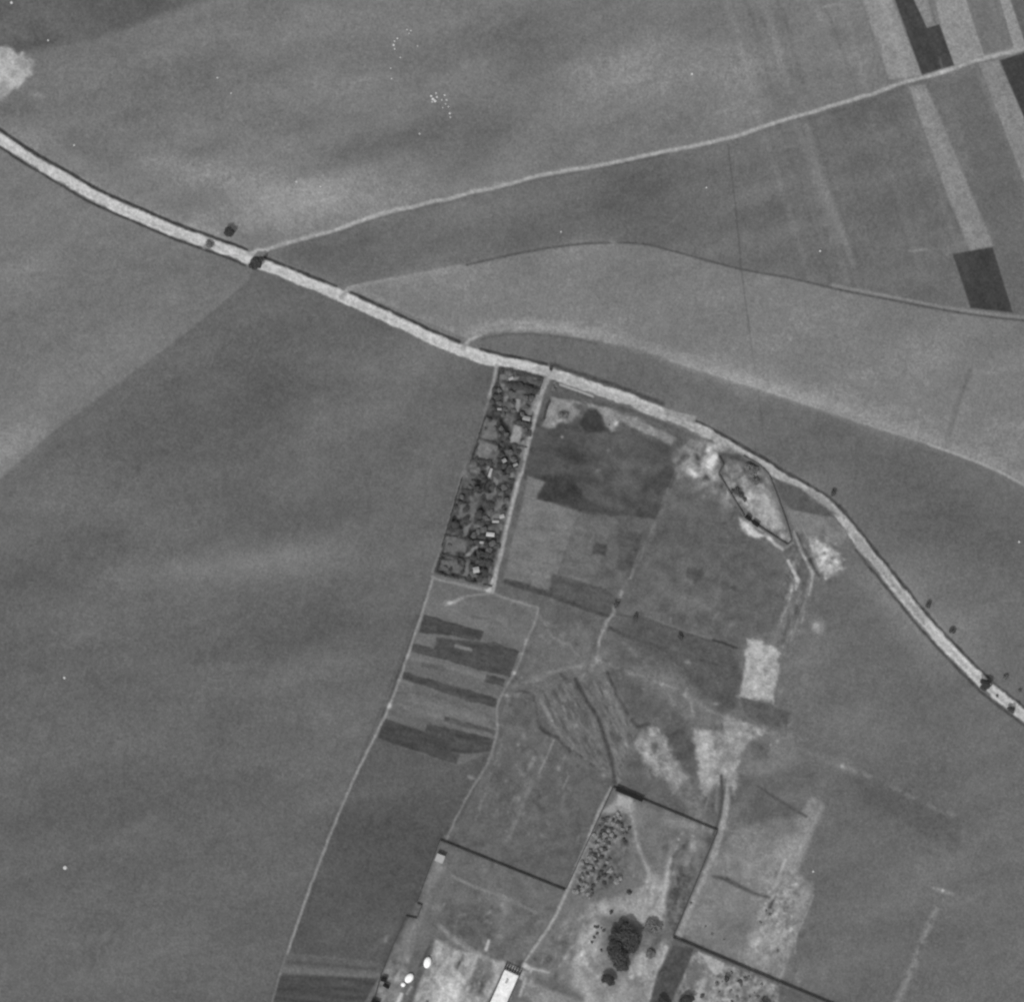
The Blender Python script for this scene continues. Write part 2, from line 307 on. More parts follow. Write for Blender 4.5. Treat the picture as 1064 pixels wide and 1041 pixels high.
# ============ the gardens east of the allotment
fill([(572, 396), (600, 404), (735, 458), (742, 470), (775, 537), (800, 560), (828, 604), (806, 655), (775, 664), (750, 745), (790, 800), (745, 862), (638, 817), (587, 925), (457, 873), (480, 850), (505, 796), (516, 763), (517, 734), (534, 700), (547, 665), (559, 633), (513, 616), (523, 567), (541, 495), (556, 436)], 99, 1.5, nz=7, nsc=9, cls='rough_grass')
fill([(573, 399), (600, 406), (705, 452), (712, 462), (700, 480), (640, 440), (600, 430), (568, 440)], 92, 2, nz=6)
fill([(553, 436), (600, 432), (700, 464), (713, 478), (700, 500), (680, 540), (600, 532), (545, 497)], 82, 2, nz=12, nsc=9, ang=18, an=3, cls='ploughed_field', wob=1.5)
fill([(553, 494), (575, 496), (602, 505), (612, 520), (604, 529), (556, 518)], 66, 3, nz=7, nsc=6, wob=2)
fill([(600, 445), (650, 455), (700, 480), (690, 520), (640, 520), (610, 490)], 85, 10, nz=14, nsc=9, op=.7)
blob(592, 474, 18, 10, 20, -9, nz=.5); blob(650, 480, 30, 14, 20, 8, nz=.8); blob(576, 452, 9, 4, 10, -6)
fill([(573.5, 412), (585, 418), (594, 420), (604, 421), (611, 423), (618, 425), (625, 432), (628, 442), (636, 448), (640, 446), (645, 437), (656, 443), (678, 452), (697, 463), (703, 455), (660, 434), (630, 424), (605, 418), (583, 414)], 132, 2.2, nz=9, nsc=5, wob=1.5, cls='bare_earth')
fill([(573, 413), (583, 415), (595, 422), (604, 428), (594, 438), (580, 440), (576, 444), (563, 444), (569, 425)], 134, 2, nz=10, nsc=5, wob=1.2)
fill([(579, 429), (585, 426), (592, 429), (590, 435), (581, 434)], 84, 2, nz=8, wob=1)
fill([(606, 431), (612, 426), (620, 426), (625, 433), (628, 443), (632, 448), (610, 450), (602, 440)], 62, 2.5, nz=4, cls='ploughed_plot')
stroke([(573, 403), (578, 399), (620, 414)], 2.5, 90, 1.8, nz=8); stroke([(583, 409), (600, 415), (610, 421)], 2.2, 88, 1.6)
stroke([(577, 398), (600, 406), (616, 412)], 2, 168, 1.3)
blob(640, 440, 2.2, 2.2, 0, 70); blob(584, 454, 1.6, 1.6, 0, 70); blob(632, 468, 2, 2, 0, 30); blob(621, 489, 3, 2, -40, 24)
plot([(548, 495), (566, 501), (562, 508), (556, 520), (544, 517)], 118, 1.8, 'garden_bed')
plot([(545, 517), (567, 521), (600, 531), (600, 543), (590, 565), (578, 600), (570.6, 611), (524, 600), (530, 570)], 117, 1.8, 'garden_bed', 6)
plot([(600, 532), (635, 544), (631, 557), (622, 590), (612, 607), (578, 600), (590, 565)], 106, 2, 'garden_bed', 6)
plot([(618, 563), (631, 565), (629, 577), (615, 575)], 78, 2)
plot([(640, 545), (668, 556), (656, 598), (640, 590), (644, 570)], 88, 2.5); plot([(662, 560), (670, 550), (656, 590), (648, 584)], 80, 2)
plot([(575, 596), (633, 612), (638, 622), (634, 640), (567, 613)], 88, 2, 'garden_bed', 8)
stroke([(548, 535), (600, 552)], 4, 6, 3, add=True, gap=.2); stroke([(535, 560), (590, 575)], 5, -7, 3, add=True, gap=.2); stroke([(530, 588), (575, 600)], 5, 6, 3, add=True, gap=.2)
stroke([(560, 545), (563, 548)], 8, -8, 4, add=True)
stroke([(526, 604), (545, 609), (570, 617), (604, 630), (636, 641)], [5, 7, 5, 5, 3], 76, 1.8, nz=6, cls='field_ditch', dz=-.3)
stroke([(536, 596), (556, 606)], 5, -8, 3, add=True); fill([(552, 600), (572, 604), (570, 612), (552, 609)], 116, 3)
stroke([(629, 650), (645, 657), (667.6, 665), (690, 672), (717, 681), (745, 689)], [3, 4, 4, 4, 4, 3], 74, 2, nz=5, dz=-.4)
stroke([(672, 640), (710, 655), (735, 662), (762, 671)], [1, 1.5, 2, 1.5], 116, 1.6); stroke([(640, 638), (672, 644), (742, 668)], 1.5, 84, 1.5); stroke([(741, 665), (752, 668), (765, 673)], 2.6, 62, 1.4)
fill([(660, 640), (740, 668), (760, 676), (772, 700), (765, 735), (750, 745), (700, 690), (640, 655)], 88, 5, nz=6, nsc=8)
FP = smooth([(712, 470), (703, 492), (690, 522), (683, 542), (672, 565), (662, 583), (656, 598), (646.5, 615), (637, 636), (625, 659), (619.6, 684)])
nfp = len(FP); cut = int(nfp * .52)
stroke(FP[:cut + 1], 5, 11, 3, add=True, gap=.1, gsc=10, wob=1.5); stroke(off(FP[:cut + 1], 1.8), 1.2, 12, 1.3, add=True, gap=.35, gsc=7); stroke(off(FP[:cut + 1], -1.8), 1.2, 10, 1.3, add=True, gap=.35, gsc=7)
stroke(FP[cut:], [2 + 1.6 * min(1, k / 20) for k in range(nfp - cut)], 128, 1.8, nz=12, wob=1.2, wsc=7, cls='footpath', gap=.05, gsc=14)
stroke(FP[-22:], 2.2, 14, 1.5, add=True); blob(621, 685, 5, 4, 0, 26); blob(714, 688, 3, 2, 0, 40); blob(744, 731, 4, 1.6, 0, 35)
fill([(715, 588), (730, 590), (732, 600), (722, 606), (714, 600)], 84, 3, nz=6, wob=2); stroke([(722, 600), (745, 604), (765, 611)], 3, 84, 2.5, gap=.2); blob(714, 602, 6, 5, 0, 12); blob(730, 630, 14, 6, 20, 8)
stroke([(684, 610), (765, 640)], 8, 5, 5, add=True)
blob(700, 545, 50, 30, 20, -4, nz=.6); blob(770, 600, 12, 40, 10, -6); blob(700, 620, 30, 10, 15, 5)
fill([(560, 640), (640, 662), (650, 690), (560, 720), (540, 705)], 9, 6, add=True)
stroke([(535, 712), (570, 697), (615, 690)], 4, 9, 4, add=True)
fill([(650, 690), (700, 700), (760, 745), (720, 760), (680, 720)], 12, 9, add=True)
MP = smooth([(511, 615), (522, 621), (536, 625), (552, 629), (559, 632.7), (555, 648), (547.5, 665), (542, 681), (534, 700), (522.6, 719), (517, 734.5), (516, 763), (505, 796), (490, 820), (475, 848), (463, 873)])
stroke(MP, [2] * len(MP), 130, 1.5, nz=6, cls='footpath', wob=.6)
for x, y, d in ((547, 665, 30), (546, 669, 20), (541, 679, 20), (534, 699, 60), (526, 722, 35), (521, 753, 15), (562, 661, 14), (575, 650, 14), (488, 807, 35), (491, 808, 25)): blob(x, y, 2.4, 2, 0, d)
stroke([(511, 615), (536, 625), (559, 632.7), (555, 648)], 4, 8, 3, add=True)
stroke(EP, 4.0, 156, 1.3, nz=9, cls='dirt_track', wob=.4); stroke([(543, 480), (540, 489)], 4, 108, 1.5)
# rough ground with old ditches
stroke([(528, 718), (540, 718), (554.5, 719), (556.5, 734), (562, 756), (571, 763), (579, 767), (592, 779), (604, 785.5), (616.5, 795)], 2.4, 80, 1.6, nz=10, wob=1, wsc=6, dz=-.4, gap=.1, cls='field_ditch')
stroke([(562, 756), (571, 763), (580, 766)], 3.5, 70, 1.5)
stroke([(578, 694), (592, 711)], 4, 82, 2.5, nz=8, gap=.2)
D2 = smooth([(598, 705), (610, 727.6), (620.6, 744), (629, 767), (636, 791.7), (639, 812)])
stroke(D2, 3.4, 74, 1.8, nz=6, dz=-.6, cls='field_ditch'); stroke(off(D2, -4), 3, 7, 2, add=True)
stroke([(631, 698), (643, 725.5), (653.7, 744), (662, 754.4), (674, 752)], 3, 77, 1.8, nz=6, dz=-.4); stroke([(664, 760.6), (654, 773)], 2.4, 82, 1.6)
fill([(614, 706), (630, 702), (645, 735), (660, 760), (655, 774), (650, 795), (643, 812), (634, 770), (626, 735)], 11, 4, add=True, nz=16, nsc=2.6, ang=65, an=4)
fill([(560, 722), (590, 708), (608, 735), (622, 765), (630, 800), (600, 782), (578, 762)], 5, 4, add=True, nz=14, nsc=2.6, ang=62, an=4)
fill([(690, 765), (700, 740), (722, 745), (722, 790), (720, 806), (706, 796)], -9, 4, add=True); fill([(636, 700), (668, 716), (672, 748), (660, 748)], -7, 4, add=True)
stroke([(622, 722), (634, 745), (641, 775), (644, 800)], 2, -12, 2, add=True, wob=1.5, gap=.2); stroke([(574, 716), (590, 740), (610, 775)], 2, -9, 2, add=True, wob=1.5, gap=.2)
stroke([(558.6, 723), (569, 741), (579, 758.6)], 4, 128, 2, nz=10, gap=.1); stroke([(631, 709), (641, 734), (646, 752), (648, 772)], 3.5, 122, 2.5, nz=9, gap=.35)
stroke([(575, 769), (568, 786), (560, 803)], 1.8, 132, 1.3); stroke([(591, 806), (585, 819)], 1.6, 128, 1.3); blob(575, 767, 2.5, 2.5, 0, 20)
stroke([(605, 706), (622, 722)], 3, 10, 2, add=True, gap=.2)
for i in range(110):
    x = random.uniform(515, 640); y = random.uniform(735, 880)
    if (x - 640) * 1.0 + (y - 817) * .53 > 0 and y > 800: continue
    r = random.uniform(.9, 2.4); blob(x, y, r, r * random.uniform(1, 2.4), random.uniform(0, 35), random.uniform(-9, 24))
for k in range(8): blob(553 - k * 3.3, 812 + k * 8, 2.5, 4, 15, 20)
# fan of worn banks and trails above the shrub enclosure
for d_, tn in ((-9, 12), (-14, -7), (-20, 11), (-27, 8), (8, -8), (13, 9), (19, -6), (24, 10)):
    stroke([(x + d_ * (.3 + .7 * (820 - y) / 120), y) for x, y in D2[4:-3]], 2.4, tn, 2, add=True, gap=.35, gsc=9, wob=2.5, wsc=12)
for q in ([(535, 714), (570, 700), (600, 693), (622, 686)], [(622, 686), (650, 698), (690, 708), (730, 735), (760, 748)], [(625, 690), (640, 720), (655, 745), (668, 760)], [(620, 690), (608, 700), (590, 720), (585, 740)], [(700, 690), (715, 700), (712, 720), (722, 745)], [(640, 660), (670, 690), (700, 730), (718, 757)], [(655, 700), (700, 715), (745, 742)], [(560, 640), (575, 660), (600, 680)], [(528, 722), (522, 760), (512, 800), (495, 850)]):
    stroke(q, 2.6, 17, 2.2, add=True, gap=.3, gsc=8, wob=2, wsc=10)
for i in range(170):
    x = random.uniform(530, 760); y = random.uniform(640, 860)
    if y > 815 + (x - 637) * .42 and x > 600: continue
    r_ = random.uniform(.8, 2.6); blob(x, y, r_, r_ * random.uniform(1, 2.2), random.uniform(-60, 60), random.uniform(-14, 22))
# pale patches
fill([(656, 773), (672, 756.5), (682.7, 754.4), (691, 767), (703, 796), (716, 808), (701, 820.6), (685, 806), (668, 789.6)], 139, 4, nz=18, nsc=5, wob=3, cls='bare_earth')
fill([(677, 772), (683, 770), (685, 778), (680, 783), (676, 779)], 98, 2)
fill([(701, 820), (716, 808), (735, 850), (745, 862), (720, 852)], 118, 5, nz=12)
fill([(719.6, 757), (749.5, 758), (755, 744.4), (776, 751), (797, 758), (786, 771), (776, 772), (768, 790.5), (767, 811), (762, 824), (754, 811), (741.5, 818), (730, 828), (724, 790.5)], 143, 3.4, nz=15, nsc=6, wob=2.4, cls='bare_earth')
fill([(722, 759), (737, 759), (736, 785), (742, 814), (730, 820), (726, 790)], 20, 4, add=True); fill([(744, 754), (751, 750), (752, 758), (742, 758)], 100, 1.5)
fill([(776, 772), (800, 758), (820, 766), (832, 790), (800, 806), (768, 806)], 122, 6, nz=8, op=.7); fill([(779, 768), (800, 770), (798, 788), (780, 790)], 101, 3)
fill([(776, 664), (792, 666), (810.6, 677.6), (808, 700.6), (803.7, 730.6), (787.6, 726), (767, 723.7), (773.7, 698)], 162, 2.6, nz=14, nsc=6, wob=2.2, wsc=7, cls='bare_earth')
blob(800, 675, 6, 4, 20, 16); blob(784, 704, 5, 10, 0, 9)
fill([(769, 724), (801, 732), (821, 741), (817.5, 756), (787.6, 751), (774, 742)], 92, 1.6, nz=6, cls='ploughed_plot')
blob(851, 652, 6, 8, 0, 30); blob(847, 650, 3, 4, 20, 30)
stroke([(806, 764), (830, 776), (850, 786), (875, 796)], 5, 9, 4, add=True, gap=.1); blob(875, 796, 2, 1.8, 0, 50); blob(875, 796, 9, 7, 0, 14)
stroke([(878, 797), (915, 811), (966, 837), (1006, 852)], [4, 4, 3, 3], 22, 3, add=True, gap=.1)
fill([(880, 806), (930, 822), (985, 845), (1004, 858), (998, 880), (960, 870), (900, 835)], -9, 10, add=True)
stroke([(979, 929), (966, 958), (950, 1000), (932, 1041), (910, 1100)], [5, 6, 6, 6, 6], 28, 4, add=True, gap=.15, gsc=9)
stroke([(970, 922), (979, 925), (990, 928)], [1, 4, 1], 34, 2.5, add=True); blob(979.5, 924.5, 1.5, 1.5, 0, 60)
stroke([(1002, 858), (1000, 874)], 3, 10, 3, add=True)

# ============ triangle yard by the road and what surrounds it
fill([(735, 458), (760, 466), (777, 475), (798, 492), (824, 562), (817, 567), (797, 554), (772, 535), (745, 493), (715, 495), (700, 480), (712, 462)], 120, 3, nz=22, nsc=8)
rb = random.Random(5)
for k in range(150):
    t = rb.random(); bx_ = 742 - 40 * t ** 1.3 + rb.uniform(-5, 6); by_ = 476 + rb.uniform(-19, 19) * (1 - .3 * t) + 6 * t
    rr = rb.uniform(1.2, 4.2); blob(bx_, by_, rr, rr * rb.uniform(1, 2.4), rb.uniform(-70, 70), rb.choice([34, 26, 16, -22, -16]) * (1 - .35 * t))
blob(740, 476, 5, 15, -15, 22, nz=.5)
stroke([(708, 484), (716, 482), (724, 489), (732, 494), (742, 488)], 6, 140, 4, nz=16, nsc=4, wob=3, gap=.1, gsc=6)
stroke([(716, 459), (724, 462), (730, 468)], 5, 132, 3, nz=14, nsc=3, wob=2, gap=.2); stroke([(728, 500), (735, 502), (744, 500)], 4, 124, 4, wob=3, nz=12)
stroke([(724, 455), (716, 475), (708, 495)], 1.5, 128, 1.5, wob=1, gap=.2)
blob(738, 478, 5, 9, 20, 30, nz=.4); blob(712, 485, 6, 4, 20, 20); blob(745, 464, 7, 4, 20, 24); blob(743, 481, 3, 3, 0, 24); blob(728, 505, 12, 3, -30, 24); blob(735, 494, 6, 4, 20, 22)
blob(752, 520, 9, 22, -30, 18, nz=.7)
fill([(750, 476), (760, 470), (792, 490), (798, 512), (788, 512), (775, 503), (764, 512), (752, 497)], 128, 3, nz=20, nsc=6, wob=2, cls='rough_grass')
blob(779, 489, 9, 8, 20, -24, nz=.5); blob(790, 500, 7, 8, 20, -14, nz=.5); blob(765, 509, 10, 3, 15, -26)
fill([(746, 470), (768, 472), (785, 484), (775, 481), (757, 478), (750, 487)], 84, 2.5, nz=8)
fill([(768, 512), (779, 511), (790, 511), (797, 510), (806, 530), (815, 548), (806, 552), (795, 548), (780, 536), (773, 522)], 158, 2.5, nz=18, nsc=6, wob=2, cls='bare_earth')
fill([(760, 508), (771, 508), (777, 522), (768, 516)], 78, 2, wob=1.5)
stroke([(796, 497), (801, 512), (815, 550)], 2, 14, 2, add=True, gap=.2); blob(813, 558, 3.5, 3, 20, 50)
fill([(768, 539), (775, 541), (790, 553), (797, 556), (789, 559), (778, 557), (771, 549)], 192, 2.4, nz=10, wob=1.6, cls='bare_earth'); stroke([(772, 538.5), (790, 550), (797, 555)], 1.6, 140, 1.4)
stroke([(798, 558), (806, 566), (813, 570)], 3.4, 160, 1.5); stroke([(817, 569), (824, 564)], 1.5, 140, 1.4)
stroke([(819, 583), (829, 602), (827, 612)], [3, 4, 2], 172, 1.5, nz=10); stroke([(825, 552), (832, 572), (845, 596), (841, 618)], [2, 2.8, 3, 2.5], 146, 1.4, nz=10, cls='footpath')
stroke([(827, 551), (836, 570), (846, 589), (851, 598)], 2, 82, 1.4, dz=-.4)
stroke([(841, 604), (834, 632), (829, 642), (822, 664), (815, 680)], 2, 122, 1.6, gap=.2, nz=8); stroke([(827.5, 606), (815, 634), (805.5, 655)], 2, 122, 1.6, gap=.2, nz=8); stroke([(834, 604), (823, 640), (810, 670)], 3, -9, 2, add=True, gap=.1)
stroke([(836, 598), (835, 615), (825, 640), (812, 668)], 4, -14, 2.5, add=True, wob=1.5); stroke([(822, 578), (831, 596), (834, 606)], 3, -12, 2, add=True)
for k in range(5): stroke([(824 + k * 4, 612 + k), (815 + k * 4.2, 640 + k * 2), (804 + k * 4, 666 + k * 3)], 1.4, [28, -16, 24, -18, 30][k], 1.3, add=True, gap=.35, gsc=7, wob=1.5)
fill([(822, 600), (845, 600), (836, 640), (818, 682), (800, 668), (812, 636)], 8, 4, add=True)
fill([(805, 497), (830, 506), (848, 520), (868, 534), (860, 537), (822, 530), (812, 520)], 90, 2, nz=6, cls='rough_grass')
fill([(812, 520), (824, 530), (862, 537), (881, 552), (880, 562), (872, 568), (850, 560), (834, 550), (826, 552)], 121, 2, nz=8, nsc=6, wob=1, cls='crop_field')
fill([(834.5, 551), (849, 560), (865, 568), (871, 577), (878, 590), (870, 596), (857.5, 602), (850, 590), (840, 566)], 154, 3.2, nz=22, nsc=4, wob=2.4, wsc=7, cls='bare_earth')
blob(868, 588, 6, 6, 20, 12)

rc = random.Random(9)
for cx_, cy_, sx_, sy_, n_ in ((775, 515, 22, 34, 90), (790, 552, 24, 10, 40), (858, 578, 14, 18, 60), (826, 600, 12, 40, 70), (760, 505, 22, 24, 60), (792, 690, 14, 28, 14), (745, 785, 24, 26, 22), (688, 785, 18, 26, 20), (800, 765, 30, 20, 20)):
    for k in range(n_):
        rr = rc.uniform(.8, 2.4); blob(cx_ + rc.gauss(0, sx_ * .55), cy_ + rc.gauss(0, sy_ * .55), rr, rr * rc.uniform(1, 2.6), rc.uniform(-80, 80), rc.choice([24, 16, 12, -16, -12]))
# ============ southern enclosures
fill([(638, 818), (745, 863), (700, 975), (680, 1010), (660, 1135), (500, 1135), (541, 1004), (571, 960), (590, 924)], 112, 1.5, nz=8, nsc=9, cls='rough_grass')
fill([(642, 825), (655, 827), (662, 840), (655, 846), (640, 843), (625, 850), (622, 844), (636, 835)], 146, 2, nz=8)
fill([(643, 825.5), (657, 831), (654, 840), (640, 836)], 168, 1.3)
fill([(602, 890), (622, 846), (658, 848), (660, 860), (648, 910), (625, 930), (600, 930)], 102, 4, nz=16, nsc=4)
fill([(600, 900), (622, 850), (646, 845), (652, 862), (640, 876), (626, 905), (614, 932), (596, 928)], 118, 4, nz=30, nsc=4.5, wob=2)
fill([(660, 838), (670, 836), (668, 860), (660, 856)], 122, 4)
stroke([(656, 847.6), (664, 882.7), (674, 905.5), (680.6, 932), (683, 957)], [5, 3, 4, 7, 9], 148, 3, nz=9, cls='footpath')
fill([(676, 905), (690, 912), (696, 892), (694, 930), (690, 960), (668, 962), (636, 950), (600, 955), (612, 940), (650, 930), (668, 922)], 150, 5, nz=14, nsc=7, wob=2)
stroke([(697, 891), (692, 916), (689, 945)], [2, 4, 6], 172, 2)
blob(700, 855, 12, 7, 20, 12, nz=.6); blob(717, 858, 7, 5, 0, 26); blob(697, 884, 3, 10, 10, 20); blob(717, 890, 8, 14, 10, 18, nz=.5); blob(705, 872, 1.5, 1.5, 0, 50); blob(722, 862, 5, 4, 0, 14); blob(737, 872, 5, 6, 0, -24)
stroke([(712, 848), (706, 872), (697, 895)], 2, 16, 2, add=True, gap=.3)
fill([(697, 900), (722, 900), (733, 885), (714, 942), (702, 970), (694, 968), (693, 938)], 99, 5, nz=26, nsc=6, wob=1.5, cls='garden_bed')
stroke([(711, 915), (703, 950)], 4, 10, 3, add=True, gap=.3)
fill([(604, 960), (625, 955), (632, 1000), (626, 1010), (640, 1025), (655, 1000), (676, 975), (690, 978), (676, 1040), (664, 1100), (600, 1100), (590, 1040)], 144, 6, nz=18, nsc=9)
blob(598, 1000, 12, 12, 0, 20, nz=.4); blob(600, 975, 10, 6, 30, 14); blob(665, 1003, 14, 10, 0, 18); blob(586, 960, 10, 8, 0, 10); blob(575, 992, 12, 9, 20, 6)
stroke([(561, 1018), (580, 1026), (602, 1036)], 10, 98, 5, op=.8); fill([(545, 1016), (562, 1024), (605, 1041), (600, 1135), (530, 1135)], 134, 3, nz=8)
stroke([(687, 978), (681, 1005), (674, 1038)], 3, 158, 2, gap=.2, nz=10); stroke([(692, 984), (687, 1000)], [5, 3], 172, 2)
stroke([(678, 985), (684, 975)], 8, 96, 4)
EW = [(635, 818), (622.7, 843), (608, 880.6), (589.6, 924), (577.6, 951), (566, 969.5), (542, 1001.5)]
stroke(EW, [2, 3.6, 3.6, 3.4, 3.2, 3.2, 4], 156, 1.5, nz=7, cls='footpath')
stroke([(542, 1002), (553, 1006), (570, 1010)], [6, 3, 1.5], 170, 2)
fill([(725, 1133), (640, 1135), (665, 1080), (699, 1035), (676, 1040)], 110, 3)
TK = [(757, 812), (756, 828), (753, 848), (744, 882), (731, 914), (717.6, 943), (706, 971)]
stroke(TK, [4, 6, 6, 7, 7, 7, 8], 148, 1.8, nz=8, cls='dirt_track'); stroke([(749.5, 806), (750.5, 828), (748, 848), (741, 868)], [3, 2.8, 2.4, 1.5], 80, 1.4); stroke([(745, 812), (744, 842)], 2, 124, 2)
stroke([(739, 820), (732, 842)], 1.5, 124, 1.5); stroke([(757, 812), (759, 828)], 3, -20, 2, add=True)
fill([(748, 880), (765, 862), (800, 850), (828, 850), (843, 826), (857, 836), (845, 868), (828, 908), (845, 918), (844, 932), (828, 970), (812, 1020), (774, 1003), (723, 980), (709, 970), (731, 918)], 125, 3, nz=8, nsc=9, cls='rough_grass')
fill([(765, 850), (790, 822), (838, 848), (826, 870), (800, 866)], -9, 6, add=True)
fill([(790, 905), (830, 900), (842, 930), (826, 972), (808, 1018), (772, 1003), (786, 960), (800, 930)], 10, 5, add=True, nz=10, nsc=4)
fill([(830, 846), (843, 828), (856, 838), (842, 868), (824, 908), (816, 900)], 12, 3, add=True)
blob(785, 980, 7, 8, 20, 46, nz=.4); blob(793, 970, 7, 8, 20, 14); stroke([(816, 893), (810, 908), (806, 920)], [3, 4, 2.5], 158, 1.6); blob(812, 885, 8, 20, 22, 14); blob(725, 950, 14, 12, 0, 9); blob(760, 965, 26, 16, 20, -12)
blob(790, 900, 20, 14, 0, 10); stroke([(745, 870), (762, 878)], 3, 10, 3, add=True); blob(757, 876, 8, 4, 30, -14)
stroke([(845, 930), (838, 948), (827, 972), (826, 990)], [2, 1.6, 1.8, 1], 138, 1.4); stroke([(838, 862), (824, 905)], 1.3, 12, 1.5, add=True); stroke([(828, 970), (810, 1018)], 1.8, 14, 1.6, add=True)
stroke([(742, 910), (755, 913), (770, 921), (785, 928), (800, 932)], [3, 5, 4, 3, 2], 86, 2, nz=6, dz=-.4, cls='field_ditch'); stroke([(806, 931), (800, 942)], 3, 84, 1.6)
stroke([(787.6, 816), (800, 825), (815, 834), (838, 848)], [1.5, 3, 3, 2], 84, 1.8, dz=-.3, cls='field_ditch'); stroke([(842, 828), (846, 842), (838, 856)], 2, -12, 2, add=True)
fill([(801, 938), (818, 920), (828, 915), (836, 925), (820, 945), (808, 960), (798, 955)], 5, 3, add=True, nz=20, nsc=3)
# below the long wall
fill([(700, 982), (721, 984), (716, 1000), (700, 1035), (690, 1060), (660, 1135), (655, 1135), (674, 1045), (684, 1010)], 80, 1.8, nz=8, cls='ploughed_plot')
fill([(722, 986), (742, 996), (775, 1009), (808, 1024), (822, 1041), (830, 1135), (690, 1135), (700, 1040), (712, 1010)], 124, 2, nz=26, nsc=4, cls='bare_earth')
fill([(726, 989), (735, 992), (752, 1000), (752, 1006), (744, 1013), (737, 1007), (735, 1000)], 168, 1.8, nz=6); stroke([(714, 1022), (728, 1008)], 4, 20, 3, add=True); stroke([(724, 1040), (731, 1018)], 7, 155, 3)
fill([(722, 1000), (734, 1004), (730, 1015), (712, 1026), (716, 1010)], 108, 3); blob(735, 1038, 14, 5, 0, 30)
fill([(808, 1022), (858, 1041), (900, 1135), (820, 1135)], 98, 2); blob(803, 1027, 4, 5, 0, 50); blob(800, 1034, 3, 4, 0, 20)
# western yard
fill([(457, 873), (587, 925), (571, 958), (542, 1002), (500, 1135), (360, 1135), (379, 1041), (395, 1012), (433, 938)], 106, 1.4, nz=7, nsc=8, cls='rough_grass')
fill([(455, 888), (463, 890), (462, 905), (450, 925), (443, 945), (432, 980), (425, 1000), (412, 998), (420, 965), (434, 945), (440, 925)], 118, 3, nz=8)
blob(455, 893, 6, 6, 0, 20); blob(459, 902, 3, 2, 0, 24); blob(441, 917, 2.5, 2, 0, 24); blob(438, 923.5, 2.5, 2, 0, 24); blob(448, 912, 6, 6, 0, 12); blob(452, 942, 8, 4, 0, 10)
stroke([(433, 953), (427, 972), (418, 1000)], 2, 15, 2, add=True)
fill([(462, 940), (500, 940), (520, 970), (505, 982), (480, 974), (460, 960)], 94, 6, nz=7)
stroke([(470, 910), (490, 920), (505, 925), (525, 932), (545, 942), (557, 948)], 2.8, 126, 2, nz=6, cls='footpath')
stroke([(457, 962), (470, 974), (487, 986), (506, 996), (520, 1007)], [4, 5, 5, 5, 7], 138, 2.5, nz=8, cls='footpath')
stroke([(524, 935), (524, 948)], 8, 18, 4, add=True); stroke([(512, 971), (520, 972)], 5, 24, 3, add=True); stroke([(508, 977), (505, 986)], [2.5, 3.5], 182, 1.5)
fill([(453, 975), (470, 985), (500, 992), (520, 1005), (520, 1015), (505, 1041), (480, 1135), (410, 1135), (432, 1030), (445, 1000)], 150, 3, nz=20, nsc=6, cls='bare_earth')
fill([(474, 1012), (482, 1018), (478, 1035), (468, 1060), (444, 1060), (456, 1030), (466, 1018)], 194, 6, nz=16, nsc=3)
fill([(497, 994), (513, 1000), (512, 1010), (500, 1035), (486, 1030), (490, 1012)], 110, 2.5, nz=10, wob=1); blob(496, 1018, 6, 9, 20, -10); blob(501, 1022, 2, 3, 0, -25); blob(498, 1020, 1.2, 4, 0, 20); blob(477, 1001, 1.8, 5.5, 22, -60)
stroke([(519, 1012), (505, 1041), (490, 1075)], 4, 22, 3, add=True)
stroke([(449, 978), (445, 990), (438, 1005), (433, 1020), (428, 1035), (420, 1060)], [3, 6, 6, 5, 4, 4], 92, 2, nz=6, cls='roadside_ditch', dz=-.3)
stroke([(446, 984), (436, 1004)], 2, 74, 2)
fill([(404, 1000), (420, 1003), (425, 1010), (415, 1041), (405, 1060), (384, 1060), (392, 1020)], 128, 3, nz=10, cls='bare_earth')
blob(401, 1006, 3, 5, 20, 12); blob(409, 1006, 7, 4, 20, -20); blob(395, 1028, 4, 3, 0, 22); blob(404, 1018, 1.5, 4, 20, 20)
stroke([(417, 1033), (410, 1050)], 4, 190, 1.5); stroke([(427, 1025), (423, 1032)], 2.5, 150, 1.5)
stroke([(546, 1016), (540, 1035)], 3, 168, 1.5)
fill([(523, 1000), (546, 1009), (543, 1018), (519, 1009)], 165, 2)
fill([(513, 998), (524, 1000), (521, 1010), (512, 1008)], 160, 4)
fill([(535, 1036), (548, 1034), (560, 1060), (530, 1060)], 112, 2)
for cx_, cy_, sx_, sy_, n_ in ((470, 1020, 34, 24, 120), (405, 1012, 12, 22, 40), (600, 985, 26, 30, 90), (680, 930, 16, 30, 50), (715, 880, 20, 22, 50), (665, 1010, 20, 20, 40), (775, 1028, 40, 16, 120), (808, 960, 22, 34, 110), (540, 1005, 22, 12, 40), (505, 960, 40, 40, 60)):
    for k in range(n_):
        rr = rc.uniform(.8, 2.6); blob(cx_ + rc.gauss(0, sx_ * .6), cy_ + rc.gauss(0, sy_ * .6), rr, rr * rc.uniform(1, 2.8), rc.uniform(0, 60), rc.choice([24, 15, 10, -17, -12]))
